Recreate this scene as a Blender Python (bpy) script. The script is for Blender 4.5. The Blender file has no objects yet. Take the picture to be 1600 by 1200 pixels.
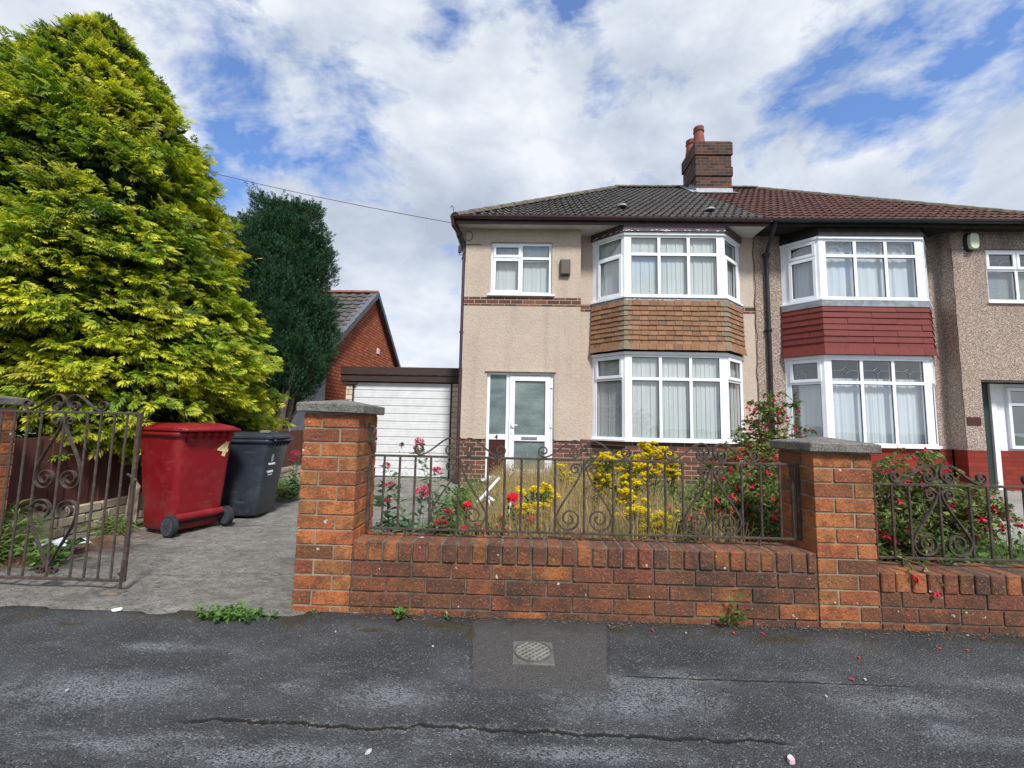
import bpy, bmesh, math, random
import numpy as np
from mathutils import Vector, Matrix
PI = math.pi
rnd = random.Random(7)
rg = np.random.default_rng(11)
scene = bpy.context.scene
COL = scene.collection

# ------------------------------------------------------------------ objects
def tag(o, label=None, cat=None, group=None, kind=None):
    if label: o['label'] = label
    if cat: o['category'] = cat
    if group: o['group'] = group
    if kind: o['kind'] = kind
    return o
def thing(name, label, cat, loc=(0, 0, 0), rz=0, group=None):
    o = bpy.data.objects.new(name, None); COL.objects.link(o)
    o.empty_display_size = .1
    o.location = loc; o.rotation_euler = (0, 0, rz)
    return tag(o, label, cat, group)

class MB:
    """collects vertices and faces, links them as one mesh object"""
    def __init__(s): s.v = []; s.f = []; s.m = []; s.mi = 0
    def add(s, vs, fs):
        b = len(s.v); s.v += [tuple(p) for p in vs]
        for f in fs: s.f.append([b + i for i in f]); s.m.append(s.mi)
    def box(s, x0, x1, y0, y1, z0, z1):
        s.add([(x0,y0,z0),(x1,y0,z0),(x1,y1,z0),(x0,y1,z0),(x0,y0,z1),(x1,y0,z1),(x1,y1,z1),(x0,y1,z1)],
              [(0,3,2,1),(4,5,6,7),(0,1,5,4),(1,2,6,5),(2,3,7,6),(3,0,4,7)])
    def obox(s, O, U, N, u0, u1, z0, z1, n0, n1):
        """box in a wall plane: U along the wall, N outward, z up; n0<n1"""
        P = [(O[0]+U[0]*u+N[0]*n, O[1]+U[1]*u+N[1]*n, z) for z in (z0, z1) for (u, n) in ((u0,n1),(u1,n1),(u1,n0),(u0,n0))]
        s.add(P, [(0,3,2,1),(4,5,6,7),(0,1,5,4),(1,2,6,5),(2,3,7,6),(3,0,4,7)])
    def prism(s, poly, z0, z1):
        n = len(poly)
        s.add([(x,y,z0) for x,y in poly]+[(x,y,z1) for x,y in poly],
              [tuple(range(n-1,-1,-1)), tuple(range(n,2*n))]+[(i,(i+1)%n,n+(i+1)%n,n+i) for i in range(n)])
    def tube(s, pts, r, k=6, cap=True):
        pts = [Vector(p) for p in pts]; n = len(pts)
        rs = r if isinstance(r, (list, tuple)) else [r]*n
        vs = []
        up = Vector((0,0,1)); prev = None
        for i, p in enumerate(pts):
            d = (pts[min(i+1,n-1)]-pts[max(i-1,0)])
            if d.length < 1e-9: d = Vector((0,0,1))
            d.normalize()
            a = prev if prev is not None else (up if abs(d.z) < .9 else Vector((1,0,0)))
            a = (a - d*a.dot(d))
            if a.length < 1e-6: a = d.orthogonal()
            a.normalize(); prev = a; b = d.cross(a)
            for j in range(k):
                t = 2*PI*j/k
                vs.append(p + a*math.cos(t)*rs[i] + b*math.sin(t)*rs[i])
        fs = [(i*k+j, i*k+(j+1)%k, (i+1)*k+(j+1)%k, (i+1)*k+j) for i in range(n-1) for j in range(k)]
        if cap: fs += [tuple(range(k-1,-1,-1)), tuple(range((n-1)*k, n*k))]
        s.add(vs, fs)
    def ribbon(s, pts, y0, w, t):
        """flat bar bent along pts (x,z), width w along y, thickness t"""
        n = len(pts); vs = []
        for i in range(n):
            x, z = pts[i]; a = pts[max(i-1,0)]; b = pts[min(i+1,n-1)]
            dx, dz = b[0]-a[0], b[1]-a[1]; L = math.hypot(dx, dz) or 1
            nx, nz = -dz/L*t/2, dx/L*t/2
            vs += [(x+nx,y0-w/2,z+nz),(x+nx,y0+w/2,z+nz),(x-nx,y0+w/2,z-nz),(x-nx,y0-w/2,z-nz)]
        fs = [(i*4+j, i*4+(j+1)%4, i*4+4+(j+1)%4, i*4+4+j) for i in range(n-1) for j in range(4)]
        fs += [(3,2,1,0), tuple(range((n-1)*4, n*4))]
        s.add(vs, fs)
    def lathe(s, prof, c, k=20):
        vs = []; n = len(prof)
        for r, z in prof:
            for j in range(k):
                t = 2*PI*j/k; vs.append((c[0]+r*math.cos(t), c[1]+r*math.sin(t), c[2]+z))
        fs = [(i*k+j, i*k+(j+1)%k, (i+1)*k+(j+1)%k, (i+1)*k+j) for i in range(n-1) for j in range(k)]
        fs += [tuple(range(k-1,-1,-1)), tuple(range((n-1)*k, n*k))]
        s.add(vs, fs)
    def build(s, name, mat, parent=None, smooth=False, local=False, bevel=0, label=None, jitter=0):
        me = bpy.data.meshes.new(name)
        v = np.array(s.v, float)
        if jitter:
            v += rg.normal(0, jitter, v.shape)
        if parent is not None and not local:
            L = parent.location.copy(); q = parent
            while q.parent: q = q.parent; L += q.location
            v = v - np.array(L)
        me.from_pydata(v.tolist(), [], s.f)
        for mm in (mat if isinstance(mat, (list, tuple)) else [mat]): me.materials.append(mm)
        if any(s.m): me.polygons.foreach_set('material_index', s.m)
        if bevel:
            bm = bmesh.new(); bm.from_mesh(me)
            bmesh.ops.bevel(bm, geom=bm.edges[:], offset=bevel, segments=1, affect='EDGES', profile=.5)
            bm.to_mesh(me); bm.free()
        if smooth: me.polygons.foreach_set('use_smooth', [True]*len(me.polygons))
        me.update()
        o = bpy.data.objects.new(name, me); COL.objects.link(o)
        if parent is not None: o.parent = parent
        if label: o['label'] = label
        return o
def mesh_np(name, V, F, mat, parent=None, tint=None, smooth=False):
    """fast mesh from arrays: V (n,3), F (m,k) all the same k; tint (n,) -> attribute"""
    me = bpy.data.meshes.new(name); n, (m, k) = len(V), F.shape
    if parent is not None: V = V - np.array(parent.location)
    me.vertices.add(n); me.vertices.foreach_set('co', V.astype(np.float32).ravel())
    me.loops.add(m*k); me.loops.foreach_set('vertex_index', F.astype(np.int32).ravel())
    me.polygons.add(m); me.polygons.foreach_set('loop_start', np.arange(0, m*k, k, dtype=np.int32))
    me.polygons.foreach_set('loop_total', np.full(m, k, dtype=np.int32))
    if smooth: me.polygons.foreach_set('use_smooth', np.ones(m, bool))
    me.update(calc_edges=True); me.validate()
    if tint is not None:
        a = me.attributes.new('tint', 'FLOAT', 'POINT'); a.data.foreach_set('value', tint.astype(np.float32))
    me.materials.append(mat)
    o = bpy.data.objects.new(name, me); COL.objects.link(o)
    if parent is not None: o.parent = parent
    return o

# ------------------------------------------------------------------ materials
class NT:
    def __init__(s, name):
        s.mat = bpy.data.materials.new(name); s.mat.use_nodes = True
        s.t = s.mat.node_tree; s.t.nodes.clear()
        s.out = s.t.nodes.new('ShaderNodeOutputMaterial')
    def link(s, a, b): s.t.links.new(a, b)
    def n(s, typ, **kw):
        nd = s.t.nodes.new('ShaderNode'+typ)
        for k, v in kw.items():
            if k.startswith('_'): setattr(nd, k[1:], v)
        for k, v in kw.items():
            if k.startswith('_'): continue
            key = int(k[1:]) if (k[0] == 'i' and k[1:].isdigit()) else k.replace('__', ' ')
            s.set(nd.inputs[key], v)
        return nd
    def set(s, sock, v):
        if isinstance(v, bpy.types.NodeSocket): s.link(v, sock)
        elif isinstance(v, bpy.types.Node): s.link(v.outputs[0], sock)
        elif isinstance(v, (tuple, list)) and len(v) == 3 and sock.type == 'RGBA': sock.default_value = (*v, 1)
        else: sock.default_value = v
    def pos(s): return s.n('NewGeometry').outputs['Position']
    def obj(s): return s.n('TexCoord').outputs['Object']
    def noise(s, vec, scale, detail=4, rough=.55, dist=0):
        return s.n('TexNoise', Vector=vec, Scale=scale, Detail=detail, Roughness=rough, Distortion=dist).outputs[0]
    def ramp(s, fac, stops, interp='LINEAR'):
        nd = s.n('ValToRGB', Fac=fac); r = nd.color_ramp; r.interpolation = interp
        while len(r.elements) < len(stops): r.elements.new(.5)
        for e, (p, c) in zip(r.elements, stops):
            e.position = p; e.color = (*c, 1) if len(c) == 3 else c
        return nd.outputs[0]
    def step(s, fac, a, b): return s.n('MapRange', Value=fac, **{'From__Min': a, 'From__Max': b}).outputs[0]
    def math(s, op, a, b=0.0, c=0.0): return s.n('Math', _operation=op, i0=a, i1=b, i2=c).outputs[0]
    def vmath(s, op, a, b=(0,0,0)): return s.n('VectorMath', _operation=op, i0=a, i1=b).outputs[0]
    def mix(s, fac, a, b, mode='MIX'):
        nd = s.t.nodes.new('ShaderNodeMix'); nd.data_type = 'RGBA'; nd.blend_type = mode
        s.set(nd.inputs[0], fac); s.set(nd.inputs[6], a); s.set(nd.inputs[7], b)
        return nd.outputs[2]
    def bump(s, h, strength=.5, dist=.01, normal=None):
        nd = s.n('Bump', Height=h, Strength=strength, Distance=dist)
        if normal is not None: s.link(normal, nd.inputs['Normal'])
        return nd.outputs[0]
    def sep(s, v): nd = s.n('SeparateXYZ', Vector=v); return nd.outputs
    def comb(s, x, y, z=0.0): return s.n('CombineXYZ', X=x, Y=y, Z=z).outputs[0]
    def principled(s, color, rough=.7, normal=None, spec=.5, metallic=0, **kw):
        p = s.n('BsdfPrincipled'); s.set(p.inputs['Base Color'], color); s.set(p.inputs['Roughness'], rough)
        s.set(p.inputs['Specular IOR Level'], spec); s.set(p.inputs['Metallic'], metallic)
        if normal is not None: s.link(normal, p.inputs['Normal'])
        for k, v in kw.items(): s.set(p.inputs[k.replace('__', ' ')], v)
        s.link(p.outputs[0], s.out.inputs[0]); return s.mat

def m_plain(name, c, rough=.6, var=.25, scale=6, bumpy=.15, spec=.5, bs=60, metallic=0):
    t = NT(name); p = t.obj()
    n1 = t.noise(p, scale, 5); n2 = t.noise(p, bs, 3)
    dark = tuple(x*(1-var) for x in c); lite = tuple(min(1, x*(1+var)) for x in c)
    col = t.ramp(n1, [(.3, dark), (.7, lite)])
    return t.principled(col, rough, t.bump(n2, bumpy, .004), spec, metallic)

def m_brick_solid(name, cols, mortar_dark=.0, grime=.5, rough=.85, grime_scale=2.2, dark=(.055,.036,.028)):
    """for walls whose bricks are modelled one by one: colour per brick"""
    t = NT(name); p = t.pos(); g = t.n('NewGeometry')
    r = g.outputs['Random Per Island']
    stops = [((i+.5)/len(cols), c) for i, c in enumerate(cols)]
    col = t.ramp(r, stops)
    blot = t.noise(p, 12, 5, .65)
    col = t.mix(t.math('MULTIPLY', t.step(blot, .44, .60), .72), col, t.ramp(r, [(0, (.13,.05,.03)), (.5, (.16,.07,.03)), (1, (.2,.06,.03))]))
    st = t.noise(p, grime_scale, 5, .65)
    col = t.mix(t.math('MULTIPLY', t.step(st, .43, .64), grime), col, dark)
    sp = t.noise(p, 95, 3, .75)
    col = t.mix(t.math('MULTIPLY', t.step(sp, .54, .66), .8), col, (.05,.025,.015))
    sp2 = t.noise(t.vmath('ADD', p, (3,1,7)), 70, 4, .75)
    col = t.mix(t.math('MULTIPLY', t.step(sp2, .56, .70), .55), col, (.62,.28,.13))
    wh = t.noise(t.vmath('ADD', p, (9,4,2)), 24, 2, .5)
    col = t.mix(t.math('MULTIPLY', t.step(wh, .735, .75), .85), col, (.55,.53,.48))
    h = t.math('ADD', t.math('MULTIPLY', t.noise(p, 45, 5, .7), 1.0), t.math('MULTIPLY', sp, .6))
    return t.principled(col, rough, t.bump(h, .95, .010), .3)

def m_brick_tex(name, cols, mortar=(.35,.32,.28), L=.2375, H=.0845, m=.012, dark=.4, bump=.6, diag=False):
    t = NT(name); p = t.pos(); x, y, z = t.sep(p)[:3]
    v = t.comb(t.math('ADD', x, y), z)
    b = t.n('TexBrick', Vector=v, Scale=1.0, **{'Mortar__Size': m/2, 'Brick__Width': L, 'Row__Height': H, 'Mortar__Smooth': .1, 'Bias': 0.0})
    b.offset = .5
    b.inputs['Color1'].default_value = (0,0,0,1); b.inputs['Color2'].default_value = (1,1,1,1); b.inputs['Mortar'].default_value = (.5,.5,.5,1)
    # a per-brick random value from the cell position
    row = t.math('FLOOR', t.math('DIVIDE', z, H))
    off = t.math('MULTIPLY', t.math('MODULO', t.math('ABSOLUTE', row), 2), .5)
    cx = t.math('FLOOR', t.math('ADD', t.math('DIVIDE', t.math('ADD', x, y), L), off))
    w = t.n('TexWhiteNoise', _noise_dimensions='2D', Vector=t.comb(cx, row)).outputs[0]
    col = t.ramp(b.outputs[0], [((i+.3)/len(cols), c) for i, c in enumerate(cols)])
    col = t.mix(t.math('MULTIPLY', t.step(t.noise(p, 3, 5, .6), .4, .7), dark), col, (.05,.035,.03))
    col = t.mix(t.step(t.noise(p, 70, 3), .55, .8), col, t.mix(.5, col, (.05,.03,.02)))
    col = t.mix(b.outputs['Fac'], col, mortar)
    h = t.math('SUBTRACT', t.math('MULTIPLY', t.noise(p, 60, 4), .4), b.outputs['Fac'])
    return t.principled(col, .88, t.bump(h, bump, .008), .25)

def m_render():
    t = NT('roughcast_render'); p = t.pos()
    n1 = t.noise(p, 24, 4, .6, .8); n2 = t.noise(t.vmath('MULTIPLY', p, (1,1,1.6)), 60, 3, .6)
    big = t.noise(p, 1.1, 4)
    col = t.ramp(big, [(.3, (.475,.390,.320)), (.7, (.535,.446,.368))])
    col = t.mix(t.math('ADD', .75, t.math('MULTIPLY', t.step(n1, .35, .6), .25)), (.42,.33,.26), col)
    col = t.mix(t.step(n1, .32, .5), t.mix(.2, col, (.3,.23,.18)), col)
    x, y, z = t.sep(p)[:3]
    stv = t.noise(t.vmath('MULTIPLY', p, (5,5,.35)), 1, 4, .6)
    col = t.mix(t.math('MULTIPLY', t.step(stv, .52, .72), .3), col, (.3,.25,.2))
    h = t.math('ADD', t.math('MULTIPLY', n1, 1.0), t.math('MULTIPLY', n2, .7))
    return t.principled(col, .9, t.bump(h, .7, .016), .2)
def m_pebble():
    t = NT('pebbledash'); p = t.pos()
    vo = t.n('TexVoronoi', Vector=p, Scale=62.0); d = vo.outputs['Distance']
    cr = t.sep(vo.outputs['Color'])[0]
    col = t.ramp(cr, [(0, (.27,.19,.15)), (.35, (.45,.35,.29)), (.7, (.56,.46,.39)), (1, (.68,.60,.52))])
    col = t.mix(t.step(d, .3, .75), col, (.2,.15,.12))
    x, y, z = t.sep(p)[:3]
    st = t.noise(t.vmath('MULTIPLY', p, (2.2,2.2,.3)), 1, 5, .65)
    hi = t.step(z, 2.6, 5.2)
    col = t.mix(t.math('MULTIPLY', t.math('MULTIPLY', t.step(st, .42, .62), hi), .62), col, (.10,.08,.065))
    big = t.noise(p, 1.4, 4)
    col = t.mix(t.math('MULTIPLY', t.step(big, .45, .7), .3), col, (.27,.2,.16))
    h = t.math('ADD', t.math('SUBTRACT', 1.0, d), t.noise(p, 30, 3))
    return t.principled(col, .9, t.bump(h, .9, .012), .2)

def m_tarmac():
    t = NT('tarmac'); p = t.pos(); x, y, z = t.sep(p)[:3]
    sp = t.noise(p, 170, 4, .8); vo = t.n('TexVoronoi', Vector=p, Scale=150.0)
    cr = t.sep(vo.outputs['Color'])[0]
    big = t.noise(t.vmath('MULTIPLY', p, (1, 1.8, 1)), 1.9, 5, .62, .4)
    big2 = t.noise(t.vmath('ADD', t.vmath('MULTIPLY', p, (.8, 2.4, 1)), (7.3, 2.1, 0)), 1.5, 5, .6)
    col = t.ramp(big, [(.35, (.024,.026,.029)), (.55, (.047,.050,.055)), (.72, (.085,.090,.098))])
    # worn lighter patches of exposed stone
    wear = t.math('MULTIPLY', t.step(big2, .53, .66), t.step(y, 2.25, 1.9))
    def blob(c, rx, ry, edge=.55, sc=5.0):
        d = t.math('SQRT', t.math('ADD', t.math('POWER', t.math('DIVIDE', t.math('SUBTRACT', x, c[0]), rx), 2.0), t.math('POWER', t.math('DIVIDE', t.math('SUBTRACT', y, c[1]), ry), 2.0)))
        return t.step(t.math('ADD', d, t.math('MULTIPLY', t.math('SUBTRACT', t.noise(p, sc, 5, .65), .5), 1.6)), 1.0, edge)
    for (c_, rx, ry) in (((-0.521, 1.845, 0), .26, .13), ((0.527, 1.843, 0), .42, .13), ((-1.713, 1.819, 0), .55, .16), ((-1.753, 2.145, 0), .22, .06), ((1.623, 1.903, 0), .40, .10), ((0.206, 1.560, 0), .5, .05), ((-0.826, 1.507, 0), .5, .07)):
        wear = t.math('MAXIMUM', wear, t.math('MULTIPLY', blob(c_, rx, ry, .3, 6.0), .85))
    wear = t.math('MULTIPLY', wear, t.step(cr, .15, .5))
    col = t.mix(t.math('MULTIPLY', wear, .85), col, (.23,.24,.255))
    fine = t.step(sp, .50, .66)
    col = t.mix(t.math('MULTIPLY', fine, .45), col, (.24,.245,.25))
    col = t.mix(t.math('MULTIPLY', t.step(sp, .46, .36), .6), col, (.012,.012,.013))
    oil = t.step(t.noise(t.vmath('ADD', p, (5,3,0)), 2.6, 4, .6), .60, .68); col = t.mix(t.math('MULTIPLY', oil, .4), col, (.02,.02,.021))
    col = t.mix(t.math('MULTIPLY', t.step(cr, .93, .97), .35), col, (.34,.34,.34))
    # trench patch round the stop tap: finer, browner
    jg = t.math('MULTIPLY', t.math('SUBTRACT', t.noise(p, 30, 3), .5), .012); xl = t.math('ADD', t.math('ADD', t.math('MULTIPLY', t.math('SUBTRACT', 2.56, y), .115), -.265), jg); xr = t.math('SUBTRACT', .515, t.math('MULTIPLY', t.math('SUBTRACT', 2.57, y), .2))
    dl = t.math('SUBTRACT', x, xl); dr = t.math('SUBTRACT', t.math('ADD', xr, jg), x); px = t.math('MULTIPLY', t.step(dl, 0.0, .006), t.step(dr, 0.0, .006))
    pat = t.math('MULTIPLY', px, t.step(t.math('ADD', y, t.math('MULTIPLY', t.noise(p, 9), .03)), 1.905, 1.935))
    pc = t.ramp(t.noise(p, 260, 2, .8), [(.4, (.045,.043,.042)), (.58, (.098,.094,.092)), (.68, (.21,.20,.197))])
    col = t.mix(pat, col, pc)
    edge = t.math('MULTIPLY', t.math('SUBTRACT', t.math('MULTIPLY', t.step(dl, -.016, -.008), t.step(dr, -.016, -.008)), px), t.step(y, 1.9, 1.95))
    edge = t.math('MAXIMUM', edge, 0.0)
    col = t.mix(t.math('MULTIPLY', t.math('MULTIPLY', edge, t.step(t.noise(p, 16, 3), .4, .6)), .6), col, (.02,.018,.014))
    # moss and dirt patches by the foot of the wall
    mo = t.math('MULTIPLY', t.step(t.noise(p, 4.2, 5, .6), .50, .62), t.step(t.math('ADD', y, t.math('MULTIPLY', t.noise(p, 3), .25)), 2.42, 2.60))
    for (c_, rx, ry) in (((-0.427, 2.468, 0), .20, .05), ((-0.254, 2.371, 0), .03, .10), ((1.406, 2.411, 0), .20, .05), ((2.588, 2.487, 0), .18, .045), ((-0.789, 2.371, 0), .12, .03), ((-2.411, 2.334, 0), .12, .02), ((0.532, 2.458, 0), .10, .03)):
        mo = t.math('MAXIMUM', mo, blob(c_, rx, ry, .45, 12.0))
    col = t.mix(t.math('MULTIPLY', mo, .85), col, t.ramp(t.noise(p, 60, 3), [(.4, (.028,.020,.010)), (.65, (.085,.065,.012))]))
    dk = t.step(t.math('ADD', y, t.math('MULTIPLY', t.noise(p, 5), .12)), 2.46, 2.62)  # ragged darker band along the wall foot
    col = t.mix(t.math('MULTIPLY', dk, .6), col, (.022,.021,.02))
    # cracks
    def crack(base, amp, sc, w, x0, x1, seed):
        q = t.comb(x, seed, 0.0)
        yy = t.math('ADD', base, t.math('MULTIPLY', t.math('SUBTRACT', t.noise(q, sc, 8, .68), .5), amp*1.3))
        d = t.math('ABSOLUTE', t.math('SUBTRACT', y, yy))
        wv = t.math('MULTIPLY', w, t.math('MAXIMUM', t.math('SUBTRACT', t.math('MULTIPLY', t.noise(p, 22, 4, .7), 3.6), .95), .12))
        k = t.step(d, wv, t.math('MULTIPLY', wv, .4))
        m = t.math('MULTIPLY', t.step(x, x0, x0+.05), t.step(x, x1, x1-.05))
        return t.math('MULTIPLY', k, m), t.math('MULTIPLY', t.step(t.math('ABSOLUTE', t.math('SUBTRACT', d, wv)), .016, .0), m)
    k1, h1 = crack(1.655, .12, 2.3, .011, -1.25, 1.0, 3.0)
    k2, h2 = crack(2.03, .05, 2.0, .007, .44, 1.75, 8.0)
    k3, h3 = crack(1.42, .35, .9, .003, -2.6, -.7, 14.0)
    hal = t.math('MAXIMUM', h1, h2)
    col = t.mix(t.math('MULTIPLY', t.math('MULTIPLY', hal, t.math('MULTIPLY', t.step(cr, .3, .7), t.step(t.noise(p, 7, 3), .45, .62))), .8), col, (.27,.25,.22))
    kk = t.math('MAXIMUM', t.math('MAXIMUM', k1, k2), t.math('MULTIPLY', k3, .5))
    col = t.mix(t.math('MULTIPLY', kk, .92), col, (.010,.009,.007))
    h = t.math('ADD', t.math('MULTIPLY', vo.outputs['Distance'], -.8), t.math('MULTIPLY', sp, .7))
    h = t.math('SUBTRACT', h, t.math('MULTIPLY', kk, 3.0))
    h = t.math('ADD', h, t.math('MULTIPLY', t.noise(p, 14, 3), 1.2))
    return t.principled(col, .78, t.bump(h, 1.0, .009), .4)
def m_concrete(name='rough_concrete', base=((.15,.135,.115), (.30,.285,.26), (.47,.445,.41)), rough=1, streak=True, joints=False):
    t = NT(name); p = t.pos()
    v = t.vmath('MULTIPLY', p, (1, 1.7, 1)) if streak else p
    n1 = t.noise(v, 5, 8, .75, 1.2); n2 = t.noise(p, .9, 4); n3 = t.noise(v, 26, 6, .78, .9)
    col = t.ramp(n1, [(.3, base[0]), (.5, base[1]), (.72, base[2])])
    col = t.mix(t.math('MULTIPLY', t.step(n3, .50, .62), .8), col, (.07,.065,.058))
    n4 = t.noise(v, 120, 3, .7); col = t.mix(t.math('MULTIPLY', t.step(n4, .52, .66), .5), col, (.52,.50,.46))
    col = t.mix(t.math('MULTIPLY', t.step(n2, .45, .7), .35), col, (.10,.095,.07))
    h = t.math('ADD', n1, t.math('ADD', t.math('MULTIPLY', n3, 1.1), t.math('MULTIPLY', n4, .3)))
    if joints:
        x, y, z = t.sep(p)[:3]; kk = 0.0
        for (b_, a_, w_, sd) in ((4.55, .30, .014, 2.0), (6.3, .2, .012, 5.0), (3.1, .7, .004, 9.0)):
            yy = t.math('ADD', t.math('MULTIPLY', x, .12), t.math('ADD', b_+.3, t.math('MULTIPLY', t.math('SUBTRACT', t.noise(t.comb(x, sd), 1.6, 7, .65), .5), a_)))
            kk = t.math('MAXIMUM', kk, t.step(t.math('ABSOLUTE', t.math('SUBTRACT', y, yy)), w_, w_*.4))
        col = t.mix(t.math('MULTIPLY', kk, .85), col, (.03,.028,.022)); h = t.math('SUBTRACT', h, t.math('MULTIPLY', kk, 1.5))
        ms = t.math('MULTIPLY', t.step(t.noise(p, 3.5, 5, .65), .48, .62), t.step(t.math('ADD', x, t.math('MULTIPLY', t.noise(p, 2), .8)), -2.9, -3.4))
        col = t.mix(t.math('MULTIPLY', ms, .75), col, (.075,.065,.038))
        dp = t.step(t.noise(t.vmath('ADD', p, (4,4,4)), 1.8, 6, .7), .54, .66); col = t.mix(t.math('MULTIPLY', dp, .45), col, (.09,.085,.078))
    return t.principled(col, .85, t.bump(h, min(1,.95*rough), .035), .3)
def m_leaf(name, lo, hi, rough=.6, trans=.25, attr=False, extra=None, clump=None, spec=.25):
    t = NT(name); g = t.n('NewGeometry')
    r = g.outputs['Random Per Island']
    if attr:
        a = t.n('Attribute', _attribute_name='tint').outputs['Fac']
        fac = a
    else: fac = r
    st = [(0, lo), (1, hi)] if extra is None else [(0, lo), (.55, extra), (1, hi)]
    col = t.ramp(fac, st)
    if attr:
        col = t.mix(t.math('MULTIPLY', r, .35), col, tuple(x*.6 for x in lo))
    if clump:
        col = t.mix(t.math('MULTIPLY', t.step(t.noise(t.pos(), clump[0], 3), .5, .68), clump[2]), col, clump[1])
    d = t.n('BsdfPrincipled'); t.set(d.inputs['Base Color'], col); d.inputs['Roughness'].default_value = rough
    d.inputs['Specular IOR Level'].default_value = spec
    tr = t.n('BsdfTranslucent', Color=col)
    mx = t.n('MixShader', i0=trans); t.link(d.outputs[0], mx.inputs[1]); t.link(tr.outputs[0], mx.inputs[2])
    t.link(mx.outputs[0], t.out.inputs[0]); return t.mat
def m_glass(name='window_glass', tint=(.95,.98,.985), refl=.09, rough=.0, wav=.0):
    t = NT(name); p = t.pos()
    nrm = t.bump(t.noise(p, 2.0, 2), .04, .02)
    bf = t.n('NewGeometry').outputs['Backfacing']
    fr = t.n('Fresnel', IOR=t.math('ADD', 1.5, t.math('MULTIPLY', bf, 1/1.5-1.5)), Normal=nrm).outputs[0]
    fac = t.math('MINIMUM', t.math('ADD', t.math('MULTIPLY', fr, 1.3), refl), 1.0)
    tr = t.n('BsdfTransparent', Color=tint); gl = t.n('BsdfGlossy', Color=(1,1,1), Roughness=rough, Normal=nrm)
    mx = t.n('MixShader', i0=fac); t.link(tr.outputs[0], mx.inputs[1]); t.link(gl.outputs[0], mx.inputs[2])
    t.link(mx.outputs[0], t.out.inputs[0]); return t.mat
def m_obscure(name='obscure_glass'):
    t = NT(name); p = t.pos()
    n = t.n('TexVoronoi', Vector=t.vmath('MULTIPLY', p, (1,1,1.5)), Scale=42.0).outputs['Distance']
    big = t.noise(t.vmath('MULTIPLY', p, (1,1,2.2)), 2.0, 2)
    col = t.ramp(big, [(.3, (.09,.13,.13)), (.7, (.20,.255,.24))])
    return t.principled(col, .28, t.bump(t.math('ADD', n, t.noise(p, 30, 2)), .45, .006), .8)
def m_iron():
    t = NT('weathered_iron'); p = t.pos()
    n = t.noise(p, 22, 5, .7)
    col = t.ramp(n, [(.3, (.030,.021,.016)), (.52, (.062,.046,.037)), (.66, (.098,.076,.062)), (.74, (.085,.03,.014))])
    return t.principled(col, .72, t.bump(t.noise(p, 180, 3), .4, .002), .35)
def m_wood_plain(name, c, grain=(3,3,30), rough=.75):
    t = NT(name); p = t.pos()
    n = t.noise(t.vmath('MULTIPLY', p, grain), 1.5, 5, .65)
    col = t.ramp(n, [(.3, tuple(x*.6 for x in c)), (.7, tuple(min(1,x*1.25) for x in c))])
    return t.principled(col, rough, t.bump(n, .35, .004), .3)
def m_fabric(name, c, rough=.9, trans=.35, sx=0):
    t = NT(name); p = t.pos()
    n = t.noise(t.vmath('MULTIPLY', p, (14, 14, .6)), 1, 3)
    col = t.ramp(n, [(.35, tuple(x*.86 for x in c)), (.65, c)])
    return t.principled(col, rough, None, .1)

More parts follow.
